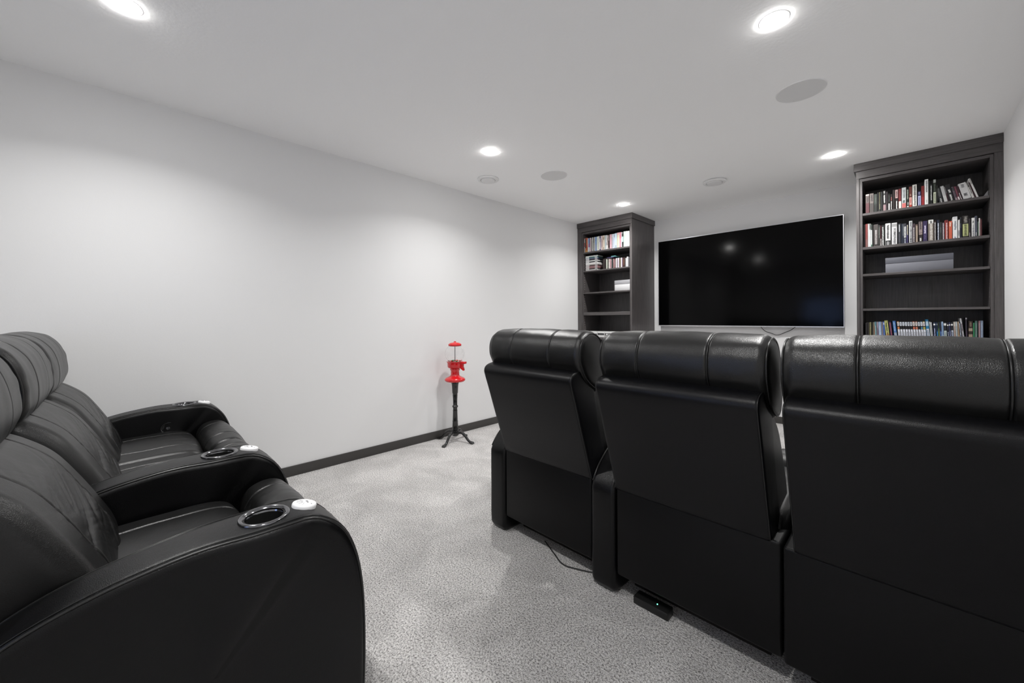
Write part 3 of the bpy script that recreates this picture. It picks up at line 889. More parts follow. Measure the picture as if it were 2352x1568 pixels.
MEDIA_RIGHT = [
    (-0.234, 0.0106, 0.155, (40, 38, 40), 'dim grey disc case', 'dim grey', [], [], 0),
    (-0.221, 0.0087, 0.158, (54, 50, 48), 'dim brown disc case', 'dim brown', [], [], 0),
    (-0.21, 0.0116, 0.16, (110, 106, 70), 'olive disc case', 'olive', [], [(0.1, 0.9, (150, 146, 110))], 0),
    (-0.196, 0.0077, 0.16, (44, 44, 34), 'thin blackish olive disc case', 'blackish olive', [], [], 0),
    (-0.186, 0.0116, 0.161, (128, 122, 100), 'khaki disc case', 'khaki', [], [(0.4, 0.8, (170, 90, 60))], 0),
    (-0.173, 0.0106, 0.165, (84, 128, 140), 'teal disc case', 'teal', [], [(0.2, 0.8, (160, 190, 190))], 2),
    (-0.16, 0.0097, 0.164, (150, 136, 150), 'mauve grey disc case', 'mauve grey', [], [(0.1, 0.7, (90, 70, 90))], 2),
    (-0.149, 0.0164, 0.165, (132, 160, 196), 'light blue disc case', 'light blue', [], [(0.1, 0.8, (200, 214, 230))], 2),
    (-0.131, 0.0077, 0.164, (130, 120, 124), 'thin dusty grey disc case', 'dusty grey', [], [], 2),
    (-0.122, 0.0106, 0.165, (64, 96, 170), 'blue disc case with white tip', 'blue', [], [(0.85, 0.95, (232, 232, 230)), (0.1, 0.6, (110, 140, 200))], 2),
    (-0.104, 0.0203, 0.175, (182, 184, 104), 'lime yellow case fading to orange', 'lime yellow', [(0, 0.35, (196, 140, 70))], [(0.5, 0.9, (70, 84, 40)), (0.05, 0.45, (120, 70, 40))], 5),
    (-0.079, 0.0145, 0.165, (60, 40, 76), 'dark purple case with red and white marks', 'dark purple', [(0, 0.3, (196, 196, 210))], [(0.3, 0.95, (196, 90, 100)), (0.1, 0.25, (90, 50, 60))], 5),
    (-0.056, 0.0174, 0.172, (46, 104, 178), 'bright blue case with grey base', 'bright blue', [(0, 0.45, (150, 160, 176))], [(0.5, 0.95, (170, 200, 230))], 5),
    (-0.034, 0.0135, 0.168, (20, 18, 22), 'orange-edged white-label case', 'orange-edged', [(0.0, 0.62, (214, 218, 228)), (0.78, 0.97, (226, 214, 206)), (0.62, 0.74, (206, 120, 60)), (0.97, 1, (206, 120, 60))], [(0.03, 0.5, (130, 134, 150)), (0.82, 0.93, (120, 120, 130))], 4),
    (-0.019, 0.0135, 0.168, (20, 18, 22), 'black-banded white-label case', 'black-banded', [(0.0, 0.62, (214, 218, 228)), (0.78, 0.97, (206, 216, 226))], [(0.03, 0.5, (130, 134, 150)), (0.82, 0.93, (120, 120, 130))], 4),
    (-0.004, 0.0135, 0.168, (20, 18, 22), 'black-banded white-label case, third of the matching run', 'black-banded', [(0.0, 0.62, (214, 218, 228)), (0.78, 0.97, (206, 216, 226))], [(0.03, 0.5, (130, 134, 150)), (0.82, 0.93, (120, 120, 130))], 4),
    (0.011, 0.0135, 0.168, (20, 18, 22), 'black-banded white-label case, fourth of the matching run', 'black-banded', [(0.0, 0.62, (214, 218, 228)), (0.78, 0.97, (206, 216, 226))], [(0.03, 0.5, (130, 134, 150)), (0.82, 0.93, (120, 120, 130))], 4),
    (0.026, 0.0125, 0.168, (20, 18, 22), 'black-banded white-label case, fifth of the matching run', 'black-banded', [(0.0, 0.62, (214, 218, 228)), (0.78, 0.97, (206, 216, 226))], [(0.03, 0.5, (130, 134, 150)), (0.82, 0.93, (120, 120, 130))], 4),
    (0.04, 0.0125, 0.168, (20, 18, 22), 'black-banded white-label case', 'black-banded', [(0.0, 0.62, (214, 218, 228)), (0.78, 0.97, (206, 216, 226))], [(0.03, 0.5, (130, 134, 150)), (0.82, 0.93, (120, 120, 130))], 4),
    (0.054, 0.0135, 0.168, (20, 18, 22), 'rust-banded white-label case', 'rust-banded', [(0.0, 0.62, (214, 218, 228)), (0.78, 0.97, (226, 214, 206)), (0.62, 0.74, (196, 92, 60)), (0.97, 1, (196, 92, 60))], [(0.03, 0.5, (130, 134, 150)), (0.82, 0.93, (120, 120, 130))], 4),
    (0.069, 0.0125, 0.168, (20, 18, 22), 'coral-banded white-label case', 'coral-banded', [(0.0, 0.62, (214, 218, 228)), (0.78, 0.97, (226, 214, 206)), (0.62, 0.74, (200, 110, 80)), (0.97, 1, (200, 110, 80))], [(0.03, 0.5, (130, 134, 150)), (0.82, 0.93, (120, 120, 130))], 4),
    (0.083, 0.0125, 0.168, (20, 18, 22), 'black-banded white-label case', 'black-banded', [(0.0, 0.62, (214, 218, 228)), (0.78, 0.97, (206, 216, 226))], [(0.03, 0.5, (130, 134, 150)), (0.82, 0.93, (120, 120, 130))], 4),
    (0.097, 0.0125, 0.168, (20, 18, 22), 'blue-banded white-label case', 'blue-banded', [(0.0, 0.62, (214, 218, 228)), (0.78, 0.97, (206, 216, 226)), (0.62, 0.74, (60, 120, 150)), (0.97, 1, (60, 120, 150))], [(0.03, 0.5, (130, 134, 150)), (0.82, 0.93, (120, 120, 130))], 4),
    (0.11, 0.0135, 0.168, (20, 18, 22), 'yellow-banded white-label case', 'yellow-banded', [(0.0, 0.62, (214, 218, 228)), (0.78, 0.97, (226, 214, 206)), (0.62, 0.74, (170, 160, 70)), (0.97, 1, (170, 160, 70))], [(0.03, 0.5, (130, 134, 150)), (0.82, 0.93, (120, 120, 130))], 4),
    (0.126, 0.0164, 0.183, (26, 120, 170), 'taller cyan-topped white-label case', 'cyan-topped', [(0, 0.6, (206, 214, 226)), (0.72, 0.92, (170, 200, 220))], [(0.05, 0.55, (110, 120, 140))], 4),
    (0.146, 0.0058, 0.165, (206, 210, 206), 'thin white case with green edge', 'green-edged white', [(0, 0.3, (120, 150, 130))], [(0.1, 0.9, (110, 120, 100))], 4),
    (0.153, 0.0058, 0.161, (190, 194, 200), 'thin silver disc case', 'thin silver', [], [(0.1, 0.8, (90, 100, 120))], 4),
    (0.161, 0.0125, 0.161, (26, 34, 62), 'dark navy case with white dot', 'navy dotted', [(0.85, 0.93, (232, 232, 230))], [(0.3, 0.7, (170, 180, 220)), (0.05, 0.2, (150, 80, 80))], 2),
    (0.176, 0.0087, 0.161, (24, 70, 130), 'azure disc case', 'azure', [(0.6, 1, (20, 20, 28))], [(0.3, 0.55, (60, 190, 230)), (0.86, 0.93, (232, 232, 230))], 2),
    (0.186, 0.0068, 0.161, (88, 120, 60), 'thin green disc case', 'thin green', [(0.7, 1, (20, 22, 20))], [(0.2, 0.6, (160, 180, 90))], 2),
    (0.194, 0.0096, 0.161, (40, 60, 120), 'cobalt disc case', 'cobalt', [(0.6, 1, (24, 24, 36))], [(0.2, 0.55, (120, 170, 230))], 2),
    (0.204, 0.0097, 0.166, (150, 176, 206), 'pale blue disc case with pink base', 'pale blue', [(0, 0.3, (214, 190, 194))], [(0.4, 0.9, (80, 120, 180))], 2),
    (0.215, 0.0145, 0.161, (28, 32, 38), 'black case with pale green label', 'pale green label', [(0.25, 0.6, (186, 200, 196)), (0.84, 0.95, (232, 232, 230))], [(0.3, 0.55, (90, 110, 110))], 2),
    (0.232, 0.0087, 0.159, (26, 28, 44), 'narrow black case with white dot', 'black dotted', [(0.84, 0.9, (232, 232, 230))], [(0.25, 0.55, (190, 200, 230))], 2),
    (0.242, 0.0077, 0.161, (40, 44, 84), 'narrow indigo case', 'indigo', [(0.84, 0.91, (232, 232, 230))], [(0.2, 0.6, (170, 180, 220)), (0.02, 0.12, (150, 60, 60))], 2),
    (0.252, 0.0116, 0.161, (36, 36, 44), 'black case with blue white label', 'blue-white label', [(0.25, 0.62, (186, 196, 214)), (0.84, 0.92, (232, 232, 230)), (0, 0.15, (130, 60, 56))], [(0.3, 0.55, (80, 90, 120))], 2),
    (0.266, 0.0077, 0.165, (196, 188, 178), 'beige disc case', 'beige', [], [(0.1, 0.8, (150, 80, 70))], 2),
    (0.275, 0.0087, 0.166, (200, 206, 208), 'pearl white disc case', 'pearl white', [], [(0.1, 0.8, (120, 140, 150))], 2),
    (0.286, 0.0077, 0.166, (176, 150, 120), 'camel brown disc case', 'camel', [(0, 0.3, (206, 206, 206))], [(0.4, 0.9, (120, 90, 70))], 2),
    (0.296, 0.0097, 0.161, (26, 34, 54), 'dark blue case with white slashes', 'dark blue slashed', [], [(0.05, 0.95, (190, 200, 214))], 4),
    (0.311, 0.0087, 0.191, (206, 206, 210), 'tall white case leaning at the right', 'tall white', [(0.5, 0.8, (120, 110, 120))], [(0.1, 0.6, (60, 50, 60))], 6),
    (0.322, 0.0087, 0.195, (40, 34, 48), 'tall dark violet case', 'dark violet', [(0.94, 1, (170, 170, 176))], [(0.1, 0.5, (90, 60, 90))], 1),
    (0.334, 0.0212, 0.172, (46, 28, 22), 'wide dark brown case with cream bars', 'wide brown', [(0.28, 0.42, (150, 130, 110)), (0.55, 0.68, (160, 144, 120)), (0.0, 0.08, (170, 110, 60))], [(0.75, 0.95, (130, 110, 90))], 0),
    (0.357, 0.0068, 0.157, (40, 130, 80), 'thin emerald disc case', 'emerald', [(0, 0.3, (110, 44, 36))], [], 0),
    (0.365, 0.0125, 0.172, (70, 104, 98), 'spruce green disc case', 'spruce', [(0, 0.15, (90, 180, 130))], [(0.3, 0.9, (120, 150, 140))], 0),
    (0.379, 0.0029, 0.166, (24, 24, 24), 'sliver black disc case', 'sliver black', [], [], 0),
    (0.383, 0.0077, 0.172, (150, 110, 116), 'rose grey disc case', 'rose grey', [], [(0.2, 0.9, (190, 176, 180))], 0),
    (0.392, 0.0125, 0.174, (120, 136, 160), 'blue grey disc case at the row end', 'blue grey', [(0, 0.15, (200, 200, 196))], [(0.2, 0.9, (160, 176, 200))], 0),
]
TOP_LEFT = [
    (-3.079, 0.0125, 0.194, (232, 224, 222), 'white case with red edge', 'red-edged white', [(0.4, 0.7, (196, 70, 70))], [], 0),
    (-3.064, 0.0145, 0.198, (36, 28, 20), 'black case with orange base', 'orange-based black', [(0, 0.3, (222, 150, 70)), (0.9, 1, (176, 70, 40))], [(0.5, 0.8, (40, 90, 50))], 0),
    (-3.047, 0.0193, 0.199, (214, 92, 58), 'vivid orange case', 'vivid orange', [(0, 0.15, (232, 190, 110))], [(0.5, 0.9, (236, 150, 120))], 0),
    (-3.024, 0.0106, 0.19, (210, 226, 224), 'thin mint white case', 'mint white', [], [], 0),
    (-3.011, 0.0183, 0.19, (84, 116, 186), 'blue purple case with white base', 'blue purple', [(0, 0.35, (232, 232, 238)), (0.36, 0.6, (150, 60, 140))], [], 0),
    (-2.99, 0.0212, 0.191, (206, 186, 192), 'pinkish grey case', 'pinkish grey', [], [(0.3, 0.9, (170, 150, 160))], 0),
    (-2.966, 0.0125, 0.187, (96, 96, 94), 'thin ash case', 'thin ash', [], [(0.1, 0.9, (190, 190, 190))], 0),
    (-2.951, 0.0154, 0.192, (226, 224, 218), 'ivory case', 'ivory', [], [(0.2, 0.8, (150, 170, 140))], 0),
    (-2.933, 0.0135, 0.193, (60, 62, 58), 'thin graphite case', 'thin graphite', [], [(0.1, 0.6, (200, 200, 200))], 0),
    (-2.918, 0.0125, 0.191, (222, 230, 226), 'thin icy white case', 'icy white', [], [], 0),
    (-2.903, 0.0164, 0.19, (104, 146, 214), 'sky blue case', 'sky blue', [], [(0.1, 0.5, (190, 150, 120)), (0.7, 0.95, (60, 90, 170))], 0),
    (-2.883, 0.0203, 0.191, (222, 232, 222), 'pale mint case', 'pale mint', [], [(0.3, 0.9, (200, 220, 200))], 0),
    (-2.86, 0.0183, 0.192, (232, 232, 222), 'cream white case', 'cream white', [], [(0.1, 0.6, (210, 200, 180))], 0),
    (-2.839, 0.0164, 0.19, (86, 76, 124), 'purple case with white stripe', 'purple', [(0.1, 0.85, (226, 226, 236))], [(0.6, 0.95, (60, 56, 90))], 0),
    (-2.82, 0.0135, 0.191, (226, 214, 222), 'blush white case', 'blush white', [], [(0.2, 0.8, (120, 90, 110))], 0),
    (-2.804, 0.0116, 0.191, (210, 180, 170), 'thin salmon grey case', 'salmon grey', [], [(0.2, 0.7, (120, 60, 50))], 0),
    (-2.79, 0.028, 0.191, (230, 214, 194), 'wide peach cream case', 'peach cream', [], [(0.7, 0.9, (110, 90, 60)), (0.05, 0.2, (120, 120, 120))], 0),
    (-2.759, 0.0125, 0.189, (186, 202, 200), 'thin grey aqua case', 'grey aqua', [], [], 0),
    (-2.744, 0.0154, 0.189, (220, 226, 230), 'frost white case', 'frost white', [], [(0.3, 0.5, (90, 100, 110))], 0),
    (-2.727, 0.0164, 0.185, (200, 186, 182), 'white case with brown edge', 'brown-edged', [(0.0, 0.3, (226, 220, 214))], [(0.3, 0.8, (120, 84, 80))], 0),
    (-2.708, 0.0193, 0.186, (56, 32, 30), 'dark chocolate case', 'chocolate', [], [(0.02, 0.1, (232, 232, 230)), (0.6, 0.98, (206, 196, 190))], 0),
    (-2.685, 0.0261, 0.19, (226, 170, 184), 'wide rose pink case', 'rose pink', [], [(0.05, 0.3, (236, 214, 220))], 0),
    (-2.656, 0.0135, 0.19, (210, 210, 214), 'thin white case with black dashes', 'black-dashed', [], [(0.05, 0.8, (40, 40, 50))], 0),
    (-2.641, 0.0145, 0.188, (206, 214, 232), 'lavender white case', 'lavender white', [], [(0.1, 0.7, (130, 140, 170))], 0),
    (-2.624, 0.0125, 0.189, (198, 208, 228), 'pale periwinkle case', 'periwinkle', [], [(0.75, 0.95, (30, 40, 60))], 0),
    (-2.609, 0.0241, 0.192, (196, 222, 236), 'wide pale cyan case', 'pale cyan', [], [(0.05, 0.2, (70, 60, 70))], 0),
    (-2.579, 0.0154, 0.195, (226, 196, 176), 'apricot case', 'apricot', [(0.85, 1, (230, 170, 180))], [(0.2, 0.7, (236, 220, 170))], 0),
    (-2.561, 0.0145, 0.195, (206, 220, 190), 'light green case', 'light green', [(0.85, 1, (236, 170, 180))], [], 0),
    (-2.545, 0.0174, 0.195, (222, 110, 134), 'hot pink case', 'hot pink', [], [(0.1, 0.6, (236, 180, 190)), (0.8, 0.95, (240, 200, 210))], 0),
    (-2.525, 0.0116, 0.193, (230, 214, 220), 'thin pale rose case', 'pale rose', [], [(0.6, 0.9, (150, 50, 80))], 0),
    (-2.51, 0.0183, 0.192, (28, 36, 36), 'black case with aqua window', 'aqua-windowed', [(0.35, 0.7, (170, 222, 216))], [(0.05, 0.15, (90, 90, 90)), (0.9, 0.98, (190, 190, 190))], 0),
    (-2.488, 0.0232, 0.196, (212, 224, 214), 'wide pale sage case', 'pale sage', [], [(0.1, 0.8, (150, 166, 150))], 0),
    (-2.461, 0.0222, 0.195, (230, 234, 228), 'wide chalk white case', 'chalk white', [], [(0.1, 0.7, (200, 214, 190))], 0),
    (-2.436, 0.0251, 0.193, (234, 232, 230), 'wide pure white case at the row end', 'end white', [], [(0.15, 0.2, (90, 60, 60)), (0.6, 0.9, (170, 170, 170))], 0),
]
SECOND_LEFT = [
    (-2.788, 0.0193, 0.127, (48, 38, 36), 'dark umber disc case', 'umber', [], [], 0),
    (-2.766, 0.0232, 0.127, (40, 30, 30), 'blackish brown disc case', 'blackish brown', [], [], 0),
    (-2.739, 0.0125, 0.126, (198, 206, 190), 'pale celery disc case', 'celery', [], [], 0),
    (-2.723, 0.0203, 0.126, (84, 84, 78), 'grey olive disc case', 'grey olive', [], [(0.1, 0.9, (150, 150, 140))], 0),
    (-2.699, 0.0116, 0.124, (220, 210, 206), 'ivory white disc case', 'ivory', [], [(0.7, 0.95, (170, 70, 70))], 0),
    (-2.684, 0.0212, 0.12, (180, 146, 150), 'dusty rose disc case', 'dusty rose', [], [(0.1, 0.9, (140, 80, 90))], 0),
    (-2.659, 0.0183, 0.119, (40, 52, 52), 'dark teal disc case', 'dark teal', [], [], 0),
    (-2.637, 0.0145, 0.122, (150, 110, 112), 'rosewood disc case', 'rosewood', [], [(0.6, 0.95, (200, 150, 150))], 0),
    (-2.62, 0.0174, 0.119, (96, 50, 56), 'garnet disc case', 'garnet', [], [(0.1, 0.9, (190, 160, 160))], 0),
    (-2.599, 0.0125, 0.124, (220, 222, 222), 'bright white disc case', 'bright white', [], [], 0),
    (-2.584, 0.0077, 0.118, (70, 60, 66), 'thin smoke disc case', 'smoke', [], [], 0),
    (-2.574, 0.0222, 0.123, (206, 196, 206), 'lilac white disc case', 'lilac white', [], [(0.1, 0.9, (150, 130, 150))], 0),
    (-2.549, 0.0164, 0.118, (92, 76, 44), 'bronze disc case', 'bronze', [], [(0.1, 0.9, (50, 40, 24))], 0),
    (-2.529, 0.0135, 0.122, (222, 220, 224), 'snow white disc case', 'snow white', [], [], 0),
    (-2.514, 0.0096, 0.118, (120, 96, 116), 'thin heather disc case', 'heather', [], [], 0),
    (-2.502, 0.0309, 0.122, (56, 34, 32), 'wide mahogany disc case', 'mahogany', [], [(0.2, 0.8, (120, 80, 60))], 0),
    (-2.468, 0.0096, 0.113, (110, 110, 108), 'thin pewter disc case', 'pewter', [], [], 0),
    (-2.456, 0.0077, 0.109, (196, 198, 200), 'thin light grey disc case', 'light grey', [], [], 0),
    (-2.445, 0.0125, 0.125, (226, 226, 230), 'taller white disc case', 'taller white', [], [], 0),
    (-2.429, 0.0125, 0.12, (112, 112, 116), 'grey disc case at the row end', 'end grey', [], [], 0),
]

# ------------------------------------------------------------------ bookcases
def bookcase(name_label, ox, xs, shelves, fixed, side_open, crown_x, mirror=False):
    """xs: outer left, frame inner left, opening left, opening right, frame inner right, outer right"""
    xo0, xf0, xi0, xi1, xf1, xo1 = xs
    t = thing('bookcase', name_label, 'bookcase', (ox, 4.411, 0))
    rel = lambda x: x - ox
    D = YT - 4.411
    zt = 2.313
    mb = MB()   # crown
    cx0, cx1 = crown_x
    mb.bevel_box((rel(cx0), -0.014, 2.374), (rel(cx1), D - 0.001, H - 0.0005), 0.002, 1)
    smooth_angle(mb.build('crown', M_WOOD_X, t))
    mb = MB()
    mb.box((rel(xo0), 0.0, zt), (rel(xo1), 0.02, 2.374))
    mb.build('top_rail', M_WOOD_X, t)
    for a, b in ((xo0, xf0), (xf1, xo1)):
        mb = MB()
        mb.bevel_box((rel(a), 0.0, 0.0), (rel(b), 0.02, zt - 0.0005), 0.0015, 1)
        smooth_angle(mb.build('stile', M_WOOD_Z, t))
    # inner carcass, set back slightly from the frame
    mb = MB()
    for a, b in ((xf0, xi0), (xi1, xf1)):
        mb.box((rel(a) + 0.0008, 0.010, 0.0), (rel(b) - 0.0008 if b == xf1 else rel(b), 0.40, zt - 0.004))
    mb.build('side_panel', M_WOOD_Z, t)
    mb = MB()
    mb.box((rel(xi0), 0.010, 2.287), (rel(xi1), 0.40, zt - 0.004))
    mb.build('top_panel', M_WOOD_X, t)
    mb = MB()
    mb.box((rel(xf0), 0.402, 0.0), (rel(xf1), 0.414, zt))
    mb.build('back_panel', M_WOOD_Z, t)
    # finished outer sides back to the wall
    for a, b in side_open:
        mb = MB()
        mb.box((rel(a), 0.021, 0.0), (rel(b), D - 0.001, 2.3735))
        mb.build('outer_side', M_WOOD_Z, t)
    for z0, z1 in shelves:
        mb = MB()
        mb.bevel_box((rel(xi0) + 0.0005, 0.012, z0), (rel(xi1) - 0.0005, 0.40, z1), 0.0012, 1)
        smooth_angle(mb.build('shelf', M_WOOD_X, t))
    # shelf pin holes
    mb = MB()
    z = 0.55
    bright = []
    while z < 2.2:
        if all(not (z0 - 0.02 < z < z1 + 0.03) for z0, z1 in shelves):
            for xx, s in ((xi0, 1), (xi1, -1)):
                mb.lathe([(0.0036, 0.0006 * s), (0.0001, 0.0004 * s)], (rel(xx), 0.045, z), 8, 0, 'x')
        z += 0.032
    mb.build('pin_holes', mat('pin_sleeve', (0.75, 0.74, 0.72, 1), 0.4, 0.3), t)
    return t


LS = [(2.020, 2.040), (1.772, 1.788), (1.478, 1.496), (1.187, 1.229), (0.868, 0.895), (0.52, 0.56), (0.06, 0.10)]
RS = [(1.998, 2.017), (1.711, 1.732), (1.487, 1.506), (1.196, 1.214), (0.919, 0.939), (0.62, 0.64), (0.06, 0.10)]
lb = bookcase('tall dark wood bookcase in the left corner beside the television', -2.757,
              (-3.1605, -3.094, -3.076, -2.388, -2.370, -2.354), LS, 3, [(-2.376, -2.354)], (-3.1605, -2.341))
rb = bookcase('tall dark wood bookcase against the right wall', 0.106,
              (-0.286, -0.266, -0.248, 0.436, 0.455, 0.4975), RS, None, [(-0.286, -0.264)], (-0.300, 0.4975))

# small steel bracket resting at the right end of the top right shelf
mb = MB()
v = [(0.0, 0, 0), (0.03, 0, 0), (0.03, 0, 0.052), (0.0, 0.004, 0), (0.03, 0.004, 0), (0.03, 0.004, 0.052)]
mb.add(v, [(0, 1, 2), (5, 4, 3), (0, 3, 4, 1), (1, 4, 5, 2), (2, 5, 3, 0)])
mb.box((0.0, 0.0, 0.0), (0.03, 0.06, 0.002))
tag(mb.build('bookend', mat('grey_metal', (0.4, 0.4, 0.41, 1), 0.4, 0.7), loc=(0.405, 4.50, 2.0172)), 'small grey triangular bookend at the right end of the top right shelf', 'bookend')


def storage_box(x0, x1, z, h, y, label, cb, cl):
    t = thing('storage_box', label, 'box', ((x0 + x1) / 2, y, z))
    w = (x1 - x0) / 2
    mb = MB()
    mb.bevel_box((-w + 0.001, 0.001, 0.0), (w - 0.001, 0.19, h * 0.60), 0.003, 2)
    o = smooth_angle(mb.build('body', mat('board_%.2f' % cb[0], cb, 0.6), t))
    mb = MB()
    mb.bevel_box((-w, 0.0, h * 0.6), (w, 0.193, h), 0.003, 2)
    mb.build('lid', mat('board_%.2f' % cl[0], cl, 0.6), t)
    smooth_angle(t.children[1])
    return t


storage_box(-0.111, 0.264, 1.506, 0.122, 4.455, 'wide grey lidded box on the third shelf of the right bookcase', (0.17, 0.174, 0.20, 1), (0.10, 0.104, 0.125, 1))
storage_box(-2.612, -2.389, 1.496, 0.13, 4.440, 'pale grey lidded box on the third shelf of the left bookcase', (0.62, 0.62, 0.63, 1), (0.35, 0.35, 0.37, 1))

# ------------------------------------------------------------------ books and disc cases
def colmat(c, rough=0.42):
    g = sum(c) / 3
    return mat('print_%d_%d_%d' % c, lin([g + (v - g) * 0.84 for v in c]), rough)


PAGES = mat('page_block', (0.70, 0.67, 0.60, 1), 0.8)
SEEN = {}
random.seed(5)


def volume(name, w, h, d, col, bands, marks, pages=True):
    """one book or case: origin at its front left bottom corner, spine towards -y"""
    mats = [colmat(col)]

    def mi(c):
        m = colmat(tuple(c))
        if m not in mats:
            mats.append(m)
        return mats.index(m)
    mb = MB()
    if pages:
        tk = min(0.0022, w * 0.14)
        mb.bevel_box((0, 0, 0), (w, 0.004, h), min(0.0015, w * 0.2), 1)
        mb.box((0, 0.003, 0), (tk, d, h))
        mb.box((w - tk, 0.003, 0), (w, d, h))
        mats.append(PAGES)
        mb.box((tk, 0.004, 0.003), (w - tk, d - 0.004, h - 0.004), 1)
    else:
        mb.bevel_box((0, 0, 0), (w, d, h), min(0.0012, w * 0.15), 1)
    e = min(0.0012, w * 0.12)
    for f0, f1, c in bands:
        mb.box((e, -0.0004, f0 * h + e * 0.5), (w - e, 0.001, f1 * h - e * 0.5), mi(c))
    for f0, f1, c in marks:
        z = f0 * h
        k = mi(c)
        wide = random.uniform(0.40, 0.6) * w
        x0 = (w - wide) / 2 + random.uniform(-0.06, 0.06) * w
        while z < f1 * h:
            s = random.uniform(0.0022, 0.005)
            a = random.uniform(0, 0.25) * wide
            b = wide - random.uniform(0, 0.25) * wide
            mb.box((x0 + a, -0.0008, z), (x0 + b, 0.0, min(z + s, f1 * h)), k)
            z += s + random.uniform(0.0012, 0.0024)
    o = mb.build(name, mats)
    bm = bmesh.new()
    bm.from_mesh(o.data)
    bmesh.ops.recalc_face_normals(bm, faces=bm.faces[:])
    bm.to_mesh(o.data)
    bm.free()
    return o


def words(s):
    return len(s.split())


def fill(rows, name, cat, z, d, place, group, pages=True, jit=0.006, y=4.452):
    n = len(rows)
    for i, (x, w, h, col, desc, short, bands, marks, lean) in enumerate(rows):
        o = volume(name, w, h, d * random.uniform(0.92, 1.0), col, bands, marks, pages)
        ly = math.radians(lean)
        o.location = (x, y + random.uniform(0, jit), z + 0.0006)
        o.rotation_euler = (0, -ly, 0)
        pv = rows[i - 1][5] if i else None
        nx = rows[i + 1][5] if i < n - 1 else None
        opts = []
        if pv and nx and pv != nx:
            opts.append('%s between %s and %s, %s' % (desc, pv, nx, place))
        if pv:
            opts.append('%s right of %s, %s' % (desc, pv, place))
        if nx:
            opts.append('%s left of %s, %s' % (desc, nx, place))
        opts.append('%s, %s' % (desc, place))
        lab = next((q for q in opts if words(q) <= 16 and q not in SEEN), None)
        if lab is None:
            lab = opts[-1]
            print('DUP', lab, words(lab))
        SEEN[lab] = 1
        tag(o, lab, cat, group)


fill(TOP_RIGHT, 'book', 'book', 2.017, 0.15, 'right bookcase top shelf', 'books on the top shelf of the right bookcase')
fill(SECOND_RIGHT, 'book', 'book', 1.732, 0.15, 'right bookcase second shelf', 'books on the second shelf of the right bookcase')
fill(MEDIA_RIGHT, 'disc_case', 'disc case', 0.939, 0.135, 'right bookcase lowest shelf', 'disc cases on the lowest visible shelf of the right bookcase', False, 0.003)
fill(TOP_LEFT, 'disc_case', 'disc case', 2.040, 0.135, 'left bookcase top shelf', 'disc cases on the top shelf of the left bookcase', False, 0.002)
fill(SECOND_LEFT, 'disc_case', 'disc case', 1.788, 0.13, 'left bookcase second shelf', 'standing disc cases on the second shelf of the left bookcase', False, 0.003)

# stack of lying cases, bottom to top
STACK = [((214, 212, 212), (226, 224, 224), 'white disc case, bottom of'), ((60, 54, 54), (222, 220, 218), 'black with white ends disc case, second from bottom of'),
         ((140, 96, 98), (220, 214, 214), 'dusky red disc case, third from bottom of'), ((150, 110, 112), (222, 220, 218), 'rosy brown disc case, fourth from bottom of'),
         ((70, 50, 52), (206, 200, 200), 'maroon black disc case, fifth from bottom of'), ((196, 190, 188), (226, 226, 224), 'warm grey disc case, sixth from bottom of'),
         ((232, 232, 230), (236, 236, 234), 'plain white disc case, middle of'), ((44, 42, 46), (224, 224, 222), 'black with white ends disc case, sixth from top of'),
         ((206, 206, 206), (226, 226, 226), 'light grey disc case, fifth from top of'), ((40, 36, 40), (214, 214, 214), 'black with grey ends disc case, fourth from top of'),
         ((84, 92, 124), (220, 224, 226), 'slate blue disc case, third from top of'), ((60, 110, 104), (214, 222, 220), 'teal disc case, second from top of'),
         ((200, 206, 204), (226, 228, 226), 'pale grey disc case, top of')]
z = 1.7885
for i, (c, e, ds) in enumerate(STACK):
    mb = MB()
    hh = 0.0152
    mb.bevel_box((0, 0, 0), (0.188, 0.135, hh), 0.0015, 1, 0)
    mb.box((0.002, -0.0005, 0.0022), (0.060, 0.001, hh - 0.0022), 1)
    mb.box((0.150, -0.0005, 0.0022), (0.186, 0.001, hh - 0.0022), 1)
    for k in range(7):
        mb.box((0.156 + k * 0.004, -0.0009, 0.004), (0.158 + k * 0.004, -0.0004, hh - 0.004), 2)
    o = mb.build('disc_case', [colmat(c), colmat(e), colmat((60, 60, 62))])
    o.location = (-3.062 + random.uniform(-0.003, 0.003), 4.452 + random.uniform(0, 0.005), z)
    tag(o, '%s the lying stack, left bookcase' % ds, 'disc case', 'stack of lying disc cases in the left bookcase')
    z += hh + 0.0003
LY = [(-2.79, 0.13, (52, 44, 42), 1.9175, 'dark brown case lying across the standing cases, left bookcase second shelf'),
      (-2.735, 0.10, (60, 54, 96), 1.9285, 'purple blue case lying on the dark brown lying case, left bookcase'),
      (-2.672, 0.06, (90, 160, 160), 1.9395, 'short teal case topping the lying cases, left bookcase second shelf')]
for x, w, c, zz, lab in LY:
    mb = MB()
    mb.bevel_box((0, 0, 0), (w, 0.12, 0.0105), 0.001, 1)
    o = mb.build('disc_case', colmat(c), loc=(x, 4.462, zz))
    tag(o, lab, 'disc case', 'cases lying on the standing discs in the left bookcase')

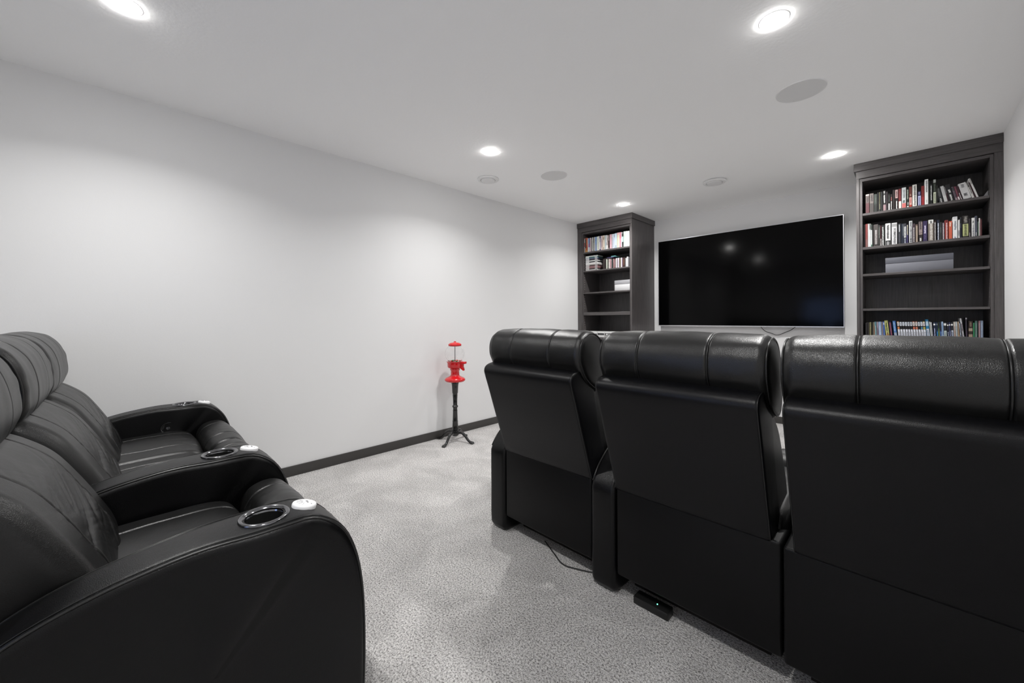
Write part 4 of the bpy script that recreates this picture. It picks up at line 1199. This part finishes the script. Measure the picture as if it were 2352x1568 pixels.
# row of small white boxes and dark ones on the lowest visible shelf of the left bookcase
WB = [(-3.075, 0.083, 'white box with grey label, leftmost of the white row in left bookcase', 'stripe'),
      (-2.981, 0.098, 'white box with white band and black line of print, second of the white row', 'line'),
      (-2.874, 0.102, 'white box with wide black band of print, middle of the white row', 'band'),
      (-2.763, 0.102, 'white box with black oval motif, fourth of the white row', 'oval'),
      (-2.655, 0.114, 'plain white box with two grey curls, rightmost of the white row', 'curl')]
BLK = (32, 32, 34)
for x, w, lab, kind in WB:
    mb = MB()
    h = 0.078
    mb.bevel_box((0, 0, 0), (w, 0.13, h), 0.002, 1, 0)
    if kind == 'stripe':
        mb.box((0.002, -0.0006, 0.012), (w - 0.002, 0, 0.05), 2)
        mb.box((0.012, -0.0006, 0.062), (w - 0.002, 0, 0.07), 1)
    elif kind == 'line':
        mb.box((0.002, -0.0006, 0.034), (w - 0.002, 0, 0.048), 1)
        for k in range(6):
            mb.box((0.012 + k * 0.012, -0.001, 0.038), (0.02 + k * 0.012, 0, 0.044), 0)
    elif kind == 'band':
        mb.box((0.002, -0.0006, 0.030), (w - 0.002, 0, 0.054), 1)
        mb.box((0.010, -0.001, 0.036), (w - 0.012, 0, 0.040), 2)
    elif kind == 'oval':
        mb.box((0.002, -0.0006, 0.026), (w - 0.002, 0, 0.056), 1)
        mb.box((0.014, -0.001, 0.033), (w - 0.014, 0, 0.049), 0)
        mb.lathe([(0.0001, -0.0016), (0.007, -0.0016), (0.007, 0)], (0, 0, 0), 16, 1)
        # turn the last lathe to face forward
        k0 = len(mb.v) - 16 * 3
        for q in range(k0, len(mb.v)):
            X, Y, Z = mb.v[q]
            mb.v[q] = (w / 2 + X, Z, 0.041 + Y * 0.8)
    else:
        for xc in (0.044, 0.060):
            pts = [(xc + 0.006 * math.cos(a), -0.0004, 0.040 + 0.014 * math.sin(a)) for a in [i * 0.45 for i in range(11)]]
            mb.tube(pts, 0.0012, 5, 2)
    o = mb.build('white_box', [colmat((232, 232, 230)), colmat(BLK), colmat((110, 108, 110))], loc=(x, 4.452, 0.8956))
    tag(o, lab, 'box', 'row of small white boxes in the left bookcase')
DK = [(-2.536, 0.030, 'dark grey figured box right of the last white box, left bookcase low shelf', (58, 56, 58)),
      (-2.500, 0.040, 'black box second right of the white boxes, left bookcase low shelf', (26, 25, 26)),
      (-2.455, 0.055, 'black box with pale flecks at the right end of left bookcase low shelf', (34, 32, 32))]
for x, w, lab, c in DK:
    o = volume('dark_box', w, 0.072, 0.12, c, [], [(0.2, 0.9, (120, 118, 116))], False)
    o.location = (x, 4.456, 0.8956)
    tag(o, lab, 'box', 'dark boxes right of the white ones in the left bookcase')

# ------------------------------------------------------------------ television
t = thing('television', 'large flat black television on the wall between the two bookcases', 'television', (-1.3405, 4.951, 0.4561))
W2, HT = 0.9272, 1.0969
tz = 1.0444 - 0.4561
M_SCREEN = mat('black_screen', (0.0004, 0.0004, 0.0005, 1), 0.11, spec=0.12)
mb = MB()
mb.bevel_box((-W2, 0.002, tz), (W2, 0.044, tz + HT), 0.002, 1)
smooth_angle(mb.build('housing', mat('tv_back', (0.02, 0.02, 0.022, 1), 0.5), t))
mb = MB()
mb.box((-W2 + 0.005, 0.0, tz + 0.010), (W2 - 0.005, 0.0025, tz + HT - 0.005))
mb.build('screen', M_SCREEN, t)
mb = MB()
for a, b in (((-W2 - 0.001, -0.002, tz - 0.001), (W2 + 0.001, 0.010, tz + 0.009)), ((-W2 - 0.001, -0.002, tz + 0.009), (-W2 + 0.004, 0.010, tz + HT - 0.004)),
             ((W2 - 0.004, -0.002, tz + 0.009), (W2 + 0.001, 0.010, tz + HT - 0.004)), ((-W2 - 0.001, -0.002, tz + HT - 0.004), (W2 + 0.001, 0.010, tz + HT + 0.001))):
    mb.box(a, b)
mb.build('bezel', mat('silver_bezel', (0.75, 0.75, 0.78, 1), 0.3, 0.6), t)
mb = MB()
mb.box((-0.3, 0.044, tz + 0.3), (0.3, YT - 4.951 - 0.0005, tz + 0.8))
mb.build('wall_mount', M_STEEL, t)
for o in t.children:
    o.location.z -= 0.0
t.location.z = 1.0444 - tz
mb = MB()
mb.tube(curve([(-1.125, 4.985, 1.05), (-1.10, 4.99, 1.015), (-1.072, 5.0, 0.990), (-1.02, 5.0, 0.972), (-0.983, 5.0, 0.957), (-0.945, 5.0, 0.962),
               (-0.90, 5.0, 0.985), (-0.85, 4.995, 1.010), (-0.80, 4.985, 1.05)]), 0.0035, 8)
tag(mb.build('television_cable', M_CUP, None, True), 'black cable looping below the bottom edge of the television', 'cable')

# ------------------------------------------------------------------ gumball machine
M_RED = mat('red_enamel', (0.62, 0.008, 0.012, 1), 0.16, coat=0.6)
M_IRON = mat('black_gloss_iron', (0.006, 0.006, 0.006, 1), 0.16, coat=0.4)
GX, GY, GS = -2.962, 2.186, 0.989
t = thing('gumball_machine', 'red gumball machine on a black four-legged pedestal by the left wall', 'gumball machine', (GX, GY, 0))
t.scale = (GS, GS, GS)
mb = MB()
mb.lathe([(0.0001, 0.562), (0.034, 0.562), (0.036, 0.552), (0.033, 0.545), (0.030, 0.52), (0.027, 0.46), (0.0225, 0.45), (0.0235, 0.44), (0.021, 0.40),
          (0.0195, 0.345), (0.026, 0.338), (0.028, 0.332), (0.026, 0.325), (0.020, 0.318), (0.0205, 0.30), (0.023, 0.29), (0.0215, 0.285), (0.024, 0.20),
          (0.0265, 0.19), (0.025, 0.185), (0.029, 0.12), (0.033, 0.112), (0.031, 0.100), (0.037, 0.085), (0.036, 0.068), (0.026, 0.055), (0.0001, 0.052)], seg=36)
smooth_angle(mb.build('post', M_IRON, t), 60)
for k in range(4):
    a = math.radians(-69.5 + 90 * k)
    ca, sa = math.cos(a), math.sin(a)
    prof = curve([(0.020, 0.078), (0.055, 0.088), (0.090, 0.080), (0.118, 0.055), (0.140, 0.028), (0.165, 0.014), (0.200, 0.011)], 5)if False else None
    pts = [(0.018, 0.078), (0.050, 0.090), (0.082, 0.086), (0.110, 0.064), (0.132, 0.038), (0.152, 0.020), (0.170, 0.013), (0.182, 0.012)]
    rr = [0.017, 0.015, 0.0135, 0.0125, 0.012, 0.012, 0.0115, 0.010]
    c3 = curve([(r0 * ca, r0 * sa, z0) for r0, z0 in pts], 5)
    rads = []
    for i in range(len(c3)):
        f = i / 5
        q = min(int(f), len(rr) - 2)
        rads.append(rr[q] + (rr[q + 1] - rr[q]) * (f - q))
    mb = MB()
    mb.tube(c3, rads, 12)
    leg = smooth_angle(mb.build('leg', M_IRON, t), 60)
    mb = MB()
    for s in (-1, 0, 1):
        px = 0.186 * ca - s * 0.011 * sa
        py = 0.186 * sa + s * 0.011 * ca
        mb.tube([(px - 0.014 * ca, py - 0.014 * sa, 0.011), (px, py, 0.011), (px + 0.010 * ca, py + 0.010 * sa, 0.007), (px + 0.015 * ca, py + 0.015 * sa, 0.0045)],
                [0.007, 0.0085, 0.006, 0.003], 10)
    smooth_angle(mb.build('claw_foot', M_IRON, leg), 60)
mb = MB()
mb.lathe([(0.0001, 0.563), (0.060, 0.563), (0.088, 0.568), (0.098, 0.580), (0.097, 0.590), (0.085, 0.602), (0.062, 0.612), (0.045, 0.622), (0.040, 0.632),
          (0.040, 0.668), (0.046, 0.676), (0.046, 0.692), (0.062, 0.696), (0.070, 0.705), (0.0715, 0.745), (0.078, 0.750), (0.079, 0.757), (0.070, 0.758),
          (0.060, 0.752), (0.058, 0.735), (0.0001, 0.730)], seg=44)
body = smooth_angle(mb.build('body', M_RED, t), 50)
mb = MB()
ang = math.radians(28)
mb.bevel_box((0.050, -0.024, 0.735), (0.112, 0.024, 0.756), 0.004, 2)
mb.bevel_box((0.060, -0.020, 0.700), (0.086, 0.020, 0.738), 0.004, 2)
mb.add([(0.046, -0.020, 0.705), (0.084, -0.020, 0.705), (0.092, -0.020, 0.672), (0.046, 0.020, 0.705), (0.084, 0.020, 0.705), (0.092, 0.020, 0.672)],
       [(0, 1, 2), (5, 4, 3), (0, 3, 4, 1), (1, 4, 5, 2), (2, 5, 3, 0)])
ch = smooth_angle(mb.build('coin_mechanism', M_RED, t), 40)
ch.rotation_euler = (0, 0, ang)
mb = MB()
mb.tube([(0, 0, 0.728), (0, 0, 0.905)], 0.0032, 10)
mb.build('center_rod', mat('dark_rod', (0.06, 0.06, 0.06, 1), 0.3, 0.8), t, True)
mb = MB()
Rg, zc = 0.093, 0.829
prof = []
a0, a1 = math.asin(0.060 / Rg), math.pi - math.asin(0.056 / Rg)
for k in range(25):
    a = a1 + (a0 - a1) * k / 24
    prof.append((Rg * math.sin(a), zc + Rg * math.cos(a)))
inner = [(r0 * 0.975, zc + (z0 - zc) * 0.975) for r0, z0 in prof[::-1]]
mb.lathe(prof + inner + [prof[0]], seg=56)
M_GLASS = mat('clear_glass', (1, 1, 1, 1), 0.0, trans=1.0)
bsdf(M_GLASS).inputs['IOR'].default_value = 1.35
smooth_angle(mb.build('globe', M_GLASS, t), 70)
mb = MB()
mb.lathe([(0.0001, 0.899), (0.050, 0.899), (0.060, 0.902), (0.0635, 0.910), (0.060, 0.920), (0.046, 0.930), (0.024, 0.936), (0.012, 0.937), (0.011, 0.944),
          (0.0001, 0.947)], seg=40)
smooth_angle(mb.build('lid', M_RED, t), 50)

GB = {'red': (0.6, 0.02, 0.02), 'green': (0.02, 0.32, 0.10), 'white': (0.8, 0.78, 0.74), 'orange': (0.75, 0.28, 0.05), 'pink': (0.75, 0.35, 0.35)}
random.seed(11)
seq = ['red', 'orange', 'green', 'green', 'white', 'pink', 'red', 'green', 'orange', 'white', 'red', 'pink', 'green', 'white', 'red', 'orange']
balls = {}
k = 0
for ring, (rr, num, zz) in enumerate(((0.0, 0, 0), (0.018, 5, 0.7415), (0.042, 11, 0.7465))):
    for q in range(num):
        a = 2 * math.pi * q / num + ring
        cname = seq[k % len(seq)]
        k += 1
        if cname not in balls:
            bm = bmesh.new()
            bmesh.ops.create_icosphere(bm, subdivisions=3, radius=0.0095)
            me = bpy.data.meshes.new('gumball')
            bm.to_mesh(me)
            bm.free()
            me.materials.append(mat('gum_' + cname, GB[cname] + (1,), 0.25))
            me.polygons.foreach_set('use_smooth', [True] * len(me.polygons))
            balls[cname] = me
        o = bpy.data.objects.new('gumball', balls[cname])
        COL.objects.link(o)
        o.location = (GX + rr * math.cos(a), GY + rr * math.sin(a), zz * GS + 0.010 + (0.011 if q % 3 == 0 and ring == 1 else 0))
        tag(o, '%s gumball in the glass globe of the gumball machine' % cname, 'gumball', '%s gumballs in the globe' % cname)
